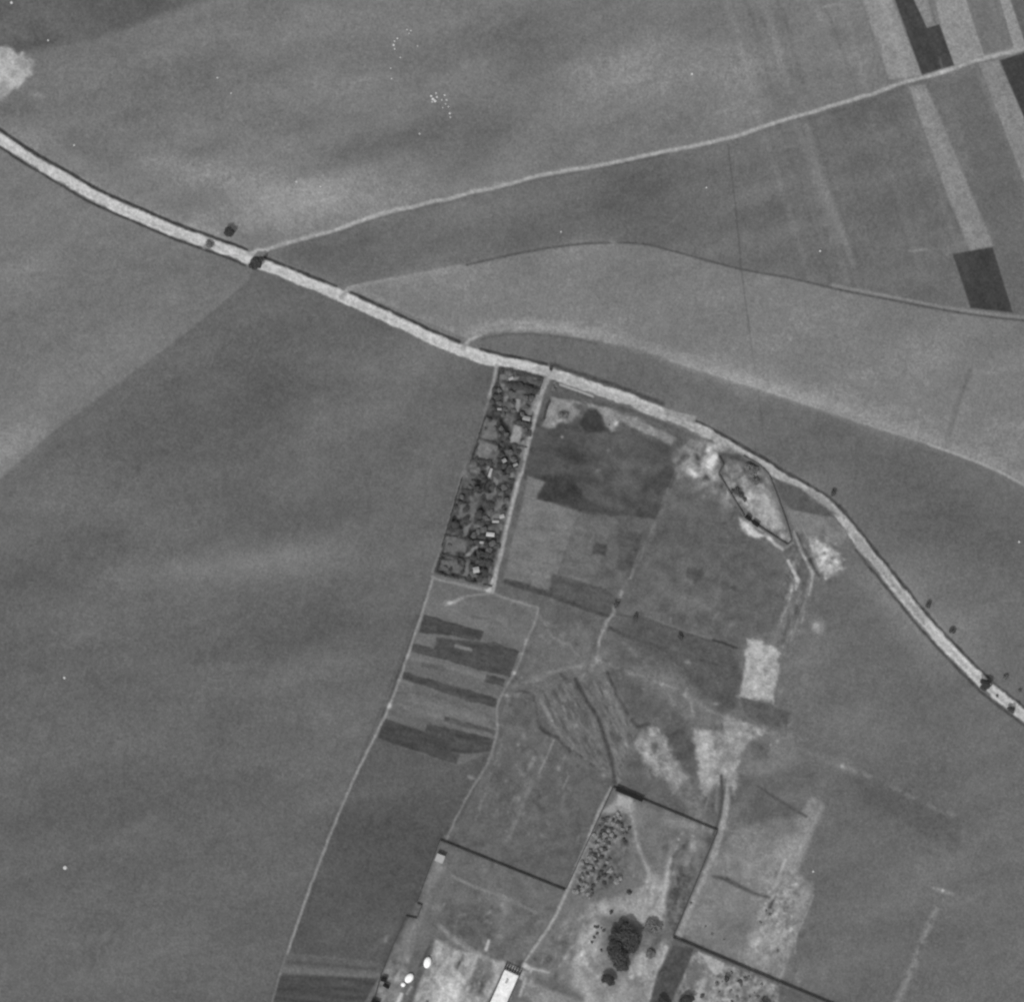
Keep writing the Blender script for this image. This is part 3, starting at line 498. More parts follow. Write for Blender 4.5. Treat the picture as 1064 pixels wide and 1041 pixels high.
# ------ fine ground texture, real unevenness
# churned bare soil: clods and scuffs on every disturbed surface
bare = np.isin(ID, [k for k, nm in enumerate(SURF) if nm in ('bare_earth', 'chalk_pit')]).astype(np.float32)
T += bare * (5 * fbm(X, Y, 4.0, 3, 88, gain=.8) + 9 * np.maximum(0, fbm(X, Y, 6, 2, 93)))
mot = (T > 126).astype(np.float32)
inner = ((X > 500) & (Y > 400) & (X < 860)).astype(np.float32) * .8
T += 7.0 * fbm(X, Y, 2.6, 3, 60, gain=.8) * (1 + .6 * mot) + 2.6 * fbm(X, Y, 9, 3, 63) * (.5 + mot + inner)
T = np.clip(T, 40, 215)
H += 0.5 * fbm(X, Y, 120, 3, 70) + 0.10 * fbm(X, Y, 14, 3, 75)
lin = np.where(T / 255 > 0.04045, ((T / 255 + 0.055) / 1.055) ** 2.4, T / 255 / 12.92)
ALB = (lin * KALB).astype(np.float32)

def P(px, py): return ((px - 532) * S, (520.5 - py) * S)
def gz(px, py):
    i = min(max(int(round(py + M)), 0), H0 - 1); j = min(max(int(round(px + M)), 0), W0 - 1)
    return float(H[i, j])

# ---------------------------------------------------------------- materials
def mat(name, base=None, rough=0.95, noise=0.12, nscale=1.5, attr=None, spec=0.1):
    m = bpy.data.materials.new(name); m.use_nodes = True; t = m.node_tree
    b = t.nodes['Principled BSDF']; b.inputs['Roughness'].default_value = rough; b.inputs['Specular IOR Level'].default_value = spec
    tc = t.nodes.new('ShaderNodeTexCoord'); nz = t.nodes.new('ShaderNodeTexNoise')
    nz.inputs['Scale'].default_value = nscale; nz.inputs['Detail'].default_value = 3; nz.inputs['Roughness'].default_value = 0.7
    t.links.new(tc.outputs['Object'], nz.inputs['Vector'])
    mr = t.nodes.new('ShaderNodeMapRange'); mr.inputs['From Min'].default_value = 0.25; mr.inputs['From Max'].default_value = 0.75
    mr.inputs['To Min'].default_value = 1 - noise; mr.inputs['To Max'].default_value = 1 + noise
    t.links.new(nz.outputs['Fac'], mr.inputs['Value'])
    vm = t.nodes.new('ShaderNodeVectorMath'); vm.operation = 'SCALE'
    if attr:
        a = t.nodes.new('ShaderNodeAttribute'); a.attribute_name = attr; t.links.new(a.outputs['Color'], vm.inputs[0])
    else: vm.inputs[0].default_value = (base, base, base)
    t.links.new(mr.outputs['Result'], vm.inputs['Scale']); t.links.new(vm.outputs['Vector'], b.inputs['Base Color'])
    return m
M_ground = mat('soil_and_crops', attr='albedo', noise=0.24, nscale=0.8, spec=0.0)
M_apron = mat('far_fields', base=0.125, noise=0.2, nscale=0.02, spec=0.0)
M_leaf = mat('dark_foliage', base=0.095, noise=0.15, nscale=0.8)
M_leafd = mat('deep_green_foliage', base=0.072, noise=0.2, nscale=0.5)
M_leaf2 = mat('olive_foliage', base=0.16, noise=0.2, nscale=0.8)
M_pale = mat('silvery_foliage', base=0.33, noise=0.3, nscale=0.8)
M_bark = mat('bark', base=0.12, noise=0.2, nscale=4)
M_wall = mat('wall_stone', base=0.22, noise=0.25, nscale=1.2)
M_dark = mat('dark_roof_and_shade', base=0.014, noise=0.3, nscale=1.0)  # near-black for dark roofs and slats, and the long shed's painted shade
M_plaster = mat('lime_plaster', base=0.55, noise=0.1, nscale=0.6)
M_white = mat('whitewash', base=0.86, noise=0.06, nscale=0.8)
M_tin = mat('zinc_roof', base=0.24, noise=0.18, nscale=0.9, rough=.7)
M_roof = mat('grey_tile_roof', base=0.32, noise=0.2, nscale=1.5)
M_wood = mat('weathered_wood', base=0.10, noise=0.2, nscale=3)
M_speck = mat('film_speck_white', base=0.50, noise=0.12, nscale=2)  # white of the film specks that are added as stones

# ---------------------------------------------------------------- the ground, cut into its surfaces
def grid_object(name, mask):
    ii, jj = np.nonzero(mask[:-1, :-1])
    if len(ii) == 0: return
    v = np.stack([ii * W0 + jj, (ii + 1) * W0 + jj, (ii + 1) * W0 + jj + 1, ii * W0 + jj + 1], 1).ravel()
    uq, inv = np.unique(v, return_inverse=True)
    yi, xi = np.divmod(uq, W0)
    cov = np.empty((len(uq), 3), np.float32)
    cov[:, 0] = (xs[xi] - 532) * S; cov[:, 1] = (520.5 - ys[yi]) * S; cov[:, 2] = H[yi, xi]
    me = bpy.data.meshes.new(name); me.vertices.add(len(uq)); me.vertices.foreach_set('co', cov.ravel())
    nf = len(ii); me.loops.add(nf * 4); me.loops.foreach_set('vertex_index', inv.astype(np.int32).ravel())
    me.polygons.add(nf); me.polygons.foreach_set('loop_start', np.arange(0, nf * 4, 4, dtype=np.int32))
    me.update(calc_edges=True)
    me.polygons.foreach_set('use_smooth', np.ones(nf, bool))
    at = me.attributes.new('albedo', 'FLOAT_COLOR', 'POINT')
    a = ALB[yi, xi]; c = np.ones((len(uq), 4), np.float32); c[:, 0] = c[:, 1] = c[:, 2] = a
    at.data.foreach_set('color', c.ravel()); me.materials.append(M_ground)
    o = bpy.data.objects.new(name, me); C.objects.link(o); o['kind'] = 'structure'; return o
# merge tiny leftovers into the plain ground
cnt = np.bincount(ID.ravel(), minlength=len(SURF))
for k, nm in enumerate(SURF):
    if cnt[k] == 0: continue
    mk = ID == k
    if k and cnt[k] < 25: ID[mk] = 0
for k, nm in enumerate(SURF):
    mk = ID == k
    if mk.any(): grid_object(nm, mk)
# the land beyond, out to the horizon
bm = bmesh.new()
x0, x1 = (xs[0] - 532) * S, (xs[-1] - 532) * S; y1, y0 = (520.5 - ys[0]) * S, (520.5 - ys[-1]) * S
R = 20000
inner = [(x0 + 1, y0 + 1), (x1 - 1, y0 + 1), (x1 - 1, y1 - 1), (x0 + 1, y1 - 1)]; outer = [(-R, -R), (R, -R), (R, R), (-R, R)]
vi = [bm.verts.new((x, y, -1.4)) for x, y in inner]; vo = [bm.verts.new((x, y, -1.4)) for x, y in outer]
for i in range(4): bm.faces.new((vi[i], vo[i], vo[(i + 1) % 4], vi[(i + 1) % 4]))
bmesh.ops.recalc_face_normals(bm, faces=bm.faces)
me = bpy.data.meshes.new('terrain'); bm.to_mesh(me); me.materials.append(M_apron)
o = bpy.data.objects.new('terrain', me); C.objects.link(o); o['kind'] = 'structure'

# ---------------------------------------------------------------- helpers for things
def tag(o, label, cat, group=None):
    o['label'] = label; o['category'] = cat
    if group: o['group'] = group
    return o
def empty(name, px, py, rot=0, dz=0):
    o = bpy.data.objects.new(name, None); C.objects.link(o); x, y = P(px, py)
    o.location = (x, y, gz(px, py) + dz); o.rotation_euler = (0, 0, math.radians(rot)); return o
def mesh_obj(name, bm, m, parent=None, smooth_=False):
    me = bpy.data.meshes.new(name); bm.to_mesh(me); bm.free(); me.materials.append(m)
    if smooth_:
        for p in me.polygons: p.use_smooth = True
    o = bpy.data.objects.new(name, me); C.objects.link(o)
    if parent: o.parent = parent
    return o
def bx(bm, x0, x1, y0, y1, z0, z1, bev=0):
    r = bmesh.ops.create_cube(bm, size=1)
    for v in r['verts']:
        v.co = Vector((x0 + (v.co.x + .5) * (x1 - x0), y0 + (v.co.y + .5) * (y1 - y0), z0 + (v.co.z + .5) * (z1 - z0)))
def tube(bm, a, b, ra, rb, n=7):
    a, b = Vector(a), Vector(b); d = (b - a).normalized(); q = d.to_track_quat('Z', 'Y'); A = []; B = []
    for i in range(n):
        t = 2 * math.pi * i / n; u = q @ Vector((math.cos(t), math.sin(t), 0)); A.append(bm.verts.new(a + u * ra)); B.append(bm.verts.new(b + u * rb))
    for i in range(n): bm.faces.new((A[i], A[(i + 1) % n], B[(i + 1) % n], B[i]))
    bm.faces.new(B); bm.faces.new(A[::-1])
def leaf_mesh(name, blobs, n, size, m, seed):
    """blobs: (x,y,z,rx,ry,rz); n leaf clumps scattered near their surfaces, none of them a solid ball"""
    rg = np.random.default_rng(seed)
    vol = np.array([b[3] * b[4] * b[5] for b in blobs]) ** (2 / 3); pick = rg.choice(len(blobs), n, p=vol / vol.sum())
    B = np.array(blobs)[pick]; d = rg.normal(size=(n, 3)); d /= np.linalg.norm(d, axis=1, keepdims=True)
    r = rg.uniform(0.45, 1.0, (n, 1)) ** .5 * rg.uniform(.9, 1.08, (n, 1)); c = B[:, :3] + d * r * B[:, 3:]
    nrm = d + rg.normal(size=(n, 3)) * .7 + np.array([0, 0, .5]); nrm /= np.linalg.norm(nrm, axis=1, keepdims=True)
    t = np.cross(nrm, rg.normal(size=(n, 3))); t /= np.linalg.norm(t, axis=1, keepdims=True); b = np.cross(nrm, t)
    s = size * rg.uniform(.6, 1.3, (n, 1)); k = nrm * s * .25
    q = np.stack([c - t * s - k, c - b * s * .7 + k * .3, c + t * s - k, c + b * s * .7 + k * .3], 1).reshape(-1, 3)
    me = bpy.data.meshes.new(name); me.from_pydata(q.tolist(), [], [(4 * i, 4 * i + 1, 4 * i + 2, 4 * i + 3) for i in range(n)])
    me.materials.append(m); return me
def crown_blobs(rg, lobes, R=1.0, zc=1.15):
    out = [(0, 0, zc, R * .7, R * .66, R * .6)]
    for i in range(lobes):
        a = rg.uniform(0, 2 * math.pi); q = rg.uniform(.3, .74) * R; s = rg.uniform(.24, .46) * R
        out.append((q * math.cos(a), q * math.sin(a), zc + rg.uniform(-.25, .08) * R, s, s, s * .8))
    return out
def tree_proto(name, m, seed, n=900, leaf=.16, lobes=7, trunk_h=.9, bush=False):
    """unit tree: crown radius about 1, scaled at placement"""
    rg = random.Random(seed); root = bpy.data.objects.new(name, None); C.objects.link(root)
    cr = bpy.data.objects.new('foliage' if bush else 'crown', leaf_mesh('crown', crown_blobs(rg, lobes, 1.0, .62 if bush else 1.2), n, leaf, m, seed)); C.objects.link(cr); cr.parent = root
    bm = bmesh.new(); h = .3 if bush else trunk_h
    if not bush:
        tube(bm, (0, 0, -.1), (.03, .02, h), .11, .07)
    for i in range(4):
        a = i * 1.57 + rg.uniform(-.4, .4); z0 = .05 if bush else h * .8
        tube(bm, (0, 0, z0), (.5 * math.cos(a), .5 * math.sin(a), z0 + .55), .05, .02, 5)
    mesh_obj('stem' if bush else 'trunk', bm, M_bark, root); return root
USED = set()
def place(proto, px, py, rpx, label, cat, group=None, zs=1.0, rot=None):
    if proto.name in USED:
        r = proto.copy(); C.objects.link(r)
        for ch in proto.children:
            c = ch.copy(); C.objects.link(c); c.parent = r
    else: r = proto; USED.add(proto.name)
    if 'group' in r.keys(): del r['group']
    x, y = P(px, py); r.location = (x, y, gz(px, py)); s = rpx * S
    r.scale = (s * random.uniform(.86, 1.16), s * random.uniform(.86, 1.12), s * zs); r.rotation_euler = (0, 0, random.uniform(0, 6.28) if rot is None else rot)
    return tag(r, label, cat, group)

TR = [tree_proto('broadleaf_tree', M_leafd, 3 + i, 3600, .085, 9 + i) for i in range(3)]
SM = [tree_proto('fruit_tree', M_leaf, 31 + i, 900, .15, 7 + i) for i in range(4)]
OL = [tree_proto('garden_tree', M_leaf2, 51 + i, 900, .15, 7 + i) for i in range(3)]
BU = [tree_proto('bush', M_leaf, 71 + i, 380, .22, 5, bush=True) for i in range(3)]
PB = [tree_proto('shrub', M_pale, 91 + i, 300, .24, 4, bush=True) for i in range(3)]
GB = [tree_proto('grey_shrub', M_leaf2, 95 + i, 300, .24, 4, bush=True) for i in range(2)]

# ---------------------------------------------------------------- roadside and field trees
g1 = 'trees along the main road'
RT = [(238.5, 242.5, 6.5, TR[0], 'dark round tree on the north verge just before the upper field track leaves the road', 1),
 (267, 273, 8.6, TR[1], 'broad dark tree overhanging the road right at the upper field track junction', 1),
 (218, 254, 4.0, OL[0], 'thin grey tree leaning over the road, westernmost tree on the main road', .8),
 (572.5, 383.5, 2.8, BU[0], 'small dark bush standing on the road opposite the head of the allotment lane', 1.2),
 (865.5, 512.5, 4.3, SM[0], 'lone dark tree on the north verge beside the triangular walled yard', 1),
 (964.5, 628, 4.1, SM[1], 'small dark tree on the east verge, upper one of two above the big road tree', 1),
 (989.5, 655, 3.8, SM[2], 'small dark tree on the east verge, lower one of two above the big road tree', 1),
 (1023, 710.5, 7.2, TR[2], 'large black-green tree covering the whole road near the right edge', 1),
 (1050, 737, 5.0, SM[3], 'dark tree at the south edge of the road, last one before the right edge', 1),
 (1044, 704, 3.4, OL[1], 'faint grey tree in the field northeast of the large tree over the road', 1),
 (1059, 718, 2.4, OL[2], 'tiny grey sapling in the field at the right edge above the road', 1),
 (1036, 723, 2.0, GB[0], 'small grey bush on the road between the two dark trees at the right edge', 1)]
for x, y, r, p, l, zs in RT: place(p, x, y, r, l, 'bush' if 'bush' in l else 'tree', g1, zs)
g2 = 'single trees in the walled gardens'
FT = [(640.5, 627.5, 4.1, SM[0], 'round dark tree beside the footpath, westernmost of three on the field bank'),
 (660, 641, 3.9, SM[1], 'round dark tree in the middle of three on the field bank'),
 (706.5, 661.5, 3.4, SM[2], 'round dark tree easternmost of three on the field bank'),
 (645, 948, 0, None, '')]
for x, y, r, p, l in FT:
    if r: place(p, x, y, r, l, 'tree', g2)
place(BU[1], 653.5, 926.5, 3.0, 'small dark bush north of the big tree clump, the right one of two', 'bush', 'bushes by the big clump')
place(BU[2], 635, 947, 2.6, 'small dark bush north of the big tree clump, the left one of two', 'bush', 'bushes by the big clump')
bush_ring = [(617, 963), (621, 962), (625, 964), (628, 966), (618, 974), (616, 978), (625, 987), (620, 970)]
for i, (x, y) in enumerate(bush_ring):
    place(BU[i % 3], x + random.uniform(-1, 1), y + random.uniform(-1, 1), random.uniform(1.0, 2.2), 'low dark bush in the broken ring west of the big tree clump', 'bush', 'ring of low bushes', .7)
# the clump
CL = [(640, 989, 13.5, 'lightest and westernmost crown of the big tree clump'), (651, 970, 14, 'tall dark crown at the north of the big tree clump'),
 (641, 972, 9.5, 'crown on the northwest shoulder of the big tree clump'), (658, 981, 9, 'crown on the east side of the big tree clump'), (646, 1001, 8, 'southernmost crown of the big tree clump'), (647, 960, 6, 'small crown at the northern tip of the big tree clump')]
for i, (x, y, r, l) in enumerate(CL): place(TR[i % 3], x, y, r, l, 'tree', 'big tree clump in the southern enclosure', .8)
place(OL[0], 678.5, 963, 9, 'broad grey-leaved tree standing just east of the big tree clump', 'tree', None, .6)
place(OL[1], 672, 966, 5, 'small grey-leaved tree between the big clump and the broad grey tree', 'tree', None, .6)
place(TR[0], 631.5, 1015.5, 8, 'round dark tree standing alone south of the big tree clump', 'tree', None, .85)
place(OL[2], 676, 990, 6, 'thin grey tree at the foot of the dark strip east of the big clump', 'tree', None, .5)
place(TR[1], 713.5, 1037, 8, 'dark tree at the bottom edge below the end of the long wall', 'tree', None, .8)
place(TR[2], 688.5, 1041, 7, 'dark tree at the bottom edge on the dark ploughed strip', 'tree', None, .8)
place(SM[3], 794, 1043, 6, 'dark tree at the bottom edge beside the bright spot under the long wall', 'tree', None, .8)
place(SM[0], 755, 1016, 4.4, 'dark tree in the scrub below the long wall, near the white patch', 'tree')
place(SM[1], 789, 1058, 4, 'low dark tree just beyond the bottom edge in the scrub', 'tree')
SC = [(746, 1032), (762, 1009), (787, 1034), (773, 1024), (760, 1037), (768, 1034), (780, 1016), (775, 1017), (766, 1022), (783, 1029), (752, 1022), (742, 1019), (730, 1034), (758, 1027), (792, 1022), (777, 1038)]
for i, (x, y) in enumerate(SC):
    place(BU[i % 3] if i % 4 == 0 else GB[i % 2], x + random.uniform(-3, 3), y + random.uniform(-3, 3), random.uniform(1.0, 2.9), 'low dark scrub bush on pale mottled ground below the long wall', 'bush', 'scrub below the long wall', .7)
for i, (x, y) in enumerate([(740, 970), (733, 962), (752, 976), (790, 958), (808, 988), (712, 980), (718, 938), (796, 946), (800, 950)]):
    place(GB[i % 2], x, y, random.uniform(1.3, 2.0), 'tiny grey bush on the rough slope above the long wall', 'bush', 'bushes on the slope above the long wall', .7)
# trees in the triangle yard
place(OL[0], 780, 488, 7.5, 'broad grey-green tree inside the top of the triangular walled yard', 'tree', 'trees in the triangular yard', .7)
place(OL[2], 784, 501, 5.5, 'paler grey tree below the broad tree in the triangular walled yard', 'tree', 'trees in the triangular yard', .6)
for i, (x, y, r) in enumerate([(766, 509, 3.4), (770, 514, 3.0), (774, 519, 2.5), (761, 510, 2.3)]):
    place(BU[i % 3], x, y, r, ['largest dark bush', 'dark bush, second from the left,', 'lowest dark bush', 'smallest dark bush, nearest the west wall,'][i] + ' of the row crossing the triangular yard', 'bush', 'bushes in the triangular yard')
for i, (x, y) in enumerate([(583, 431), (588, 431), (578, 400), (575, 404)]):
    place(GB[i % 2], x, y, 3.0, ['dark bush in the pale plot by the road, the left one of two', 'dark bush in the pale plot by the road, the right one of two', 'grey bush at the lane corner, the right one of two', 'grey bush at the lane corner, the left one of two'][i], 'bush', 'bushes beside the allotment lane', .7)
place(BU[0], 633, 441.5, 0.9, 'tiny dark bush on the pale strip beside the dark bay', 'bush')

# ---------------------------------------------------------------- pale shrubs of the southern enclosure
SH = [(632, 848), (637, 846), (644, 850), (630, 855), (638, 856), (624, 860), (632, 862), (643, 858), (627, 867), (634, 870), (630, 872), (622, 872), (637, 868), (621, 878), (628, 877), (650, 865), (653, 861), (648, 862), (629, 886), (622, 889), (616, 886), (618, 892), (611, 896), (614, 901), (620, 899), (608, 903), (616, 907), (612, 910), (606, 911), (629, 895), (633, 894), (619, 882), (604, 918), (611, 919), (607, 924), (614, 925), (600, 925), (596, 924), (613, 932), (632, 904), (637, 909), (640, 914), (643, 911), (636, 905), (606, 916), (603, 908), (624, 882), (610, 890), (618, 868), (640, 863), (626, 852), (633, 878), (610, 930), (618, 914), (605, 898), (612, 884), (642, 916), (641, 846)]
for i, (x, y) in enumerate(SH):
    place(PB[i % 3] if i % 5 else GB[i % 2], x + random.uniform(-1.8, 1.8), y + random.uniform(-1.8, 1.8), random.uniform(1.5, 3.4), 'small round shrub in the scattered cluster along the lane wall', 'shrub', 'shrubs clustered beside the lane wall', 1.0)
for i, (x, y, r) in enumerate([(626, 863, 2.6), (633, 866, 2.4), (628, 882, 3), (623, 883, 2.8), (639, 869, 2.4), (642, 854, 2.4), (654, 860, 2.6), (650, 875, 2.2), (619, 895, 2.6), (624, 906, 3), (628, 917, 2.8), (615, 928, 2.2), (648, 872, 2.6), (616, 920, 2.4), (622, 912, 2.6), (637, 852, 2.4), (630, 850, 2.2), (624, 867, 2.4), (632, 875, 2.8), (620, 875, 2.4), (614, 887, 2.4), (609, 897, 2.4), (625, 890, 2.8), (616, 903, 2.6), (610, 907, 2.2), (603, 914, 2.2), (609, 922, 2.4), (628, 900, 2.4), (634, 912, 2.2), (628, 909, 3), (646, 856, 2.4), (629, 860, 2.2), (635, 861, 2.2), (619, 888, 2.2), (601, 921, 2.2)]):
    place(BU[i % 3], x, y, r, 'dark bush among the pale shrubs along the lane wall', 'bush', 'dark bushes among the pale shrubs', .9)

# ---------------------------------------------------------------- trees of the allotment strip
AT = [(521, 387, 3, 0), (514, 405, 3.5, 0), (519, 406, 3.4, 1), (517, 413, 4, 0), (511, 417, 3.4, 0), (519, 419, 3.5, 1), (513, 424, 3, 0), (517, 429, 3.8, 0), (523, 431, 3, 1), (530, 400, 4.3, 0), (535, 402, 4.6, 0), (541, 402, 4.6, 0), (546, 403, 4.5, 0), (551, 405, 5, 0), (556, 407, 4.6, 0), (552, 414, 4, 1), (546, 413, 3.6, 1), (532, 409, 3.5, 1), (539, 439, 4, 0), (544, 440, 4, 0), (550, 441, 3, 0), (533, 418, 3.4, 0), (533, 427, 3, 1), (546, 424, 4, 1), (543, 431, 3.4, 1), (525, 426, 3, 1), (549, 451, 4, 0), (546, 447, 3.6, 1), (521, 445, 3, 1), (526, 451, 3.4, 1), (527, 458, 3, 0), (522, 462, 3.2, 0), (518, 452, 3, 1),
 (535, 464, 3.8, 0), (538, 470, 4, 0), (530, 470, 3.4, 1), (521, 473, 3.5, 0), (534, 478, 4, 1), (529, 488, 5, 0), (524, 484, 4, 0), (520, 492, 3.6, 1), (526, 496, 4, 1), (531, 500, 4, 0), (500, 480, 4, 0), (494, 478, 3.2, 0), (508, 481, 3.5, 0), (500, 495, 4, 0), (503, 499, 3.6, 0), (495, 508, 4.2, 0), (491, 501, 3, 1), (488, 506, 3, 1), (512, 506, 4, 0), (517, 509, 3, 0), (524, 507, 4, 1), (528, 511, 3.4, 0), (501, 519, 4.3, 0), (508, 525, 5.2, 0), (497, 534, 5.4, 0), (484, 530, 4.2, 0), (484, 540, 4.2, 0), (500, 543.5, 4.5, 0), (509, 533, 4.6, 1), (505, 539, 4, 1), (503, 550, 4.6, 1), (497, 552, 4, 1), (492, 556, 4, 1), (472, 545, 5, 0), (476, 550, 4.6, 0), (470, 551, 4, 0), (478, 556, 4, 0), (473, 527, 3.6, 0), (480, 517, 3, 1), (477, 522, 3, 0), (490, 563, 4, 0), (495, 563, 4, 0), (485, 560, 3.5, 0), (505, 565, 4, 0), (512, 564, 4.4, 1), (518, 567, 3.6, 0), (508, 571, 4, 1), (499, 575, 5, 0), (506, 577, 4.6, 0), (492, 579, 4.4, 0), (500, 584, 5.4, 0), (508, 586, 5, 0), (490, 588, 4, 0), (491, 596, 4.6, 1), (499, 600, 4.6, 0), (504, 595, 5, 0), (488, 600, 3.4, 0), (509, 601, 3.2, 1), (462, 590, 3, 1), (468, 592, 3, 0), (474, 584, 3, 1), (466, 567, 3, 1), (518, 519, 3.2, 1), (526, 519, 3.2, 1), (523, 527, 3, 0), (514, 445, 3, 1), (504, 446, 2.5, 1), (509, 437, 2.4, 0)]
AT = [t for t in AT]
AT.sort(key=lambda t: t[1])
ordn = lambda k: '%d%s' % (k, 'th' if 10 <= k % 100 <= 20 else {1: 'st', 2: 'nd', 3: 'rd'}.get(k % 10, 'th'))
cw = ce = 0
for i, (x, y, r, k) in enumerate(AT):
    mid = 541 - (y - 388) * .27                 # middle line of the slanting strip
    if x < mid: cw += 1; side = 'west'; c = cw
    else: ce += 1; side = 'east'; c = ce
    place(OL[i % 3] if k else SM[i % 4], x, y, r * .92, '%s garden tree in the %s half of the allotment strip, %s from its road end' % ('grey-leaved' if k else 'dark', side, ordn(c)), 'tree', 'trees in the allotment strip', random.uniform(.6, .95))

# ---------------------------------------------------------------- hedges
def hedge(pts, wpx, hgt, label, m=None, dens=2.6):
    x0, y0 = P(*pts[0]); blobs = []
    for a, b in zip(pts[:-1], pts[1:]):
        L = math.hypot(b[0] - a[0], b[1] - a[1]) * S; k = max(2, int(L / .9))
        for i in range(k + 1):
            t = i / k; px, py = a[0] + (b[0] - a[0]) * t, a[1] + (b[1] - a[1]) * t; x, y = P(px, py)
            s = random.uniform(.8, 1.2); blobs.append((x - x0 + random.uniform(-.2, .2), y - y0 + random.uniform(-.2, .2), gz(px, py) - gz(*pts[0]) + hgt * .5, wpx * S * .55 * s, wpx * S * .55 * s, hgt * .55 * s))
    me = leaf_mesh('hedge', blobs, int(len(blobs) * 34 * wpx / dens), .3, m or M_leaf, len(blobs) + int(pts[0][0]))
    o = bpy.data.objects.new('hedge', me); C.objects.link(o); o.location = (x0, y0, gz(*pts[0]))
    return tag(o, label, 'hedge', 'hedges of the allotment strip')
hedge([(519.5, 383.5), (530, 384.5), (545, 388.5), (563, 393.5)], 3.0, 2.6, 'thick dark hedge along the road end of the allotment strip')
hedge([(452.5, 594), (462, 597.5), (472, 600), (482, 600.5), (487, 604), (495, 605.5)], 2.6, 2.2, 'thick dark hedge along the southern end of the allotment strip')
hedge([(458, 575.5), (472, 579), (480, 581.5), (483, 584)], 2.6, 2.0, 'dark hedge on the north side of the square southwest garden in the strip')
hedge([(458, 577), (453, 592)], 2.2, 1.8, 'short dark hedge on the west side of the square southwest garden')
hedge([(483, 585), (480.5, 596)], 2.0, 1.8, 'short dark hedge on the east side of the square southwest garden')
hedge([(480, 497), (473, 520), (466, 545), (459, 568)], 1.8, 1.6, 'long thin hedge down the lower west edge of the allotment strip')
hedge([(503.5, 434), (496, 458), (488, 482)], 1.6, 1.6, 'thin hedge down the upper west edge of the allotment strip')
hedge([(497, 456), (510, 459), (517, 461)], 1.5, 1.4, 'short hedge dividing two pale beds on the upper west edge')
hedge([(491, 478), (500, 478.5), (513, 483)], 2.0, 1.6, 'short hedge below the two pale beds on the upper west edge')
hedge([(463, 556), (476, 558), (488, 562), (500, 563)], 1.8, 1.6, 'hedge crossing the strip above the pale southwest bed')
hedge([(509, 553.5), (518, 557)], 1.4, 1.3, 'tiny hedge just below the brightest shed roof near the lane')
hedge([(563.5, 395), (560, 406)], 1.6, 2.2, 'short hedge along the lane at the northeast corner of the strip')
hedge([(519, 386), (516, 399), (512, 408)], 1.8, 2.0, 'hedge along the west side at the road end of the strip')
hedge([(503, 607), (510, 609)], 2.2, 1.6, 'tiny hedge at the southern tip of the strip by the bright ground')
hedge([(528, 399.5), (540, 402), (550, 404.5), (558, 407)], 6.5, 3.2, 'broad dark thicket crossing the top end of the allotment strip')
hedge([(534, 440), (542, 441.5), (551, 444)], 3.0, 2.0, 'dark hedge behind the pale square bed near the lane')
hedge([(529, 461), (537, 463), (547, 465)], 1.6, 1.4, 'thin hedge on the south side of the pale square bed near the lane')
hedge([(522, 410), (520, 430), (514, 448)], 1.5, 1.4, 'thin hedge running down the middle of the upper allotment strip')
hedge([(511, 482), (505, 498), (500, 512)], 1.6, 1.5, 'thin hedge running down the middle of the strip beside the long narrow shed')
hedge([(482, 509), (492, 510), (499, 513)], 1.8, 1.5, 'short hedge crossing the west half of the strip below the narrow shed')
hedge([(514, 505), (522, 507), (531, 508)], 1.8, 1.5, 'short hedge crossing the east half of the strip below the two small sheds')
hedge([(473, 541), (470, 553)], 2.4, 1.8, 'short thick hedge on the west edge beside the dark trees of the lower strip')
hedge([(497, 563), (508, 566), (519, 568)], 1.8, 1.5, 'hedge below the brightest shed reaching to the lane')
h = hedge([(571, 417), (567.5, 424), (565, 436)], 2.6, 1.5, 'short dark hedge on the field side of the allotment lane near the road'); h['group'] = 'hedges beside the lane'

# ---------------------------------------------------------------- walls
M_mid = mat('worn_coping', base=0.10, noise=0.3, nscale=1.5)
def wall(pts, hgt, th, label, m=None, cm=None):
    x0, y0 = P(*pts[0]); z0 = gz(*pts[0]); root = bpy.data.objects.new('stone_wall', None); C.objects.link(root); root.location = (x0, y0, z0)
    for nm, ex, lo, hi, mm in (('masonry', 0, -.5, hgt, m or M_wall), ('coping', .06, hgt, hgt + .14, cm or M_cope)):
        bm = bmesh.new(); L = []; Rr = []
        V = [Vector((P(*p)[0] - x0, P(*p)[1] - y0)) for p in pts]; Z = [gz(*p) - z0 for p in pts]
        ring = []
        for i, v in enumerate(V):
            d1 = (v - V[i - 1]).normalized() if i else (V[1] - v).normalized(); d2 = (V[i + 1] - v).normalized() if i < len(V) - 1 else d1
            n = Vector((-(d1 + d2).y, (d1 + d2).x)); n = n.normalized() if n.length > 1e-4 else Vector((-d1.y, d1.x)); k = 1 / max(.5, n.dot(Vector((-d1.y, d1.x))))
            n = n * (th / 2 + ex) * k
            ring.append([bm.verts.new((v.x + n.x, v.y + n.y, Z[i] + lo)), bm.verts.new((v.x + n.x, v.y + n.y, Z[i] + hi)), bm.verts.new((v.x - n.x, v.y - n.y, Z[i] + hi)), bm.verts.new((v.x - n.x, v.y - n.y, Z[i] + lo))])
        for a, b in zip(ring[:-1], ring[1:]):
            for k in range(4): bm.faces.new((a[k], a[(k + 1) % 4], b[(k + 1) % 4], b[k]))
        bm.faces.new(ring[0]); bm.faces.new(ring[-1][::-1]); bmesh.ops.recalc_face_normals(bm, faces=bm.faces)
        mesh_obj(nm, bm, mm, root)
    return tag(root, label, 'wall', 'enclosure walls')
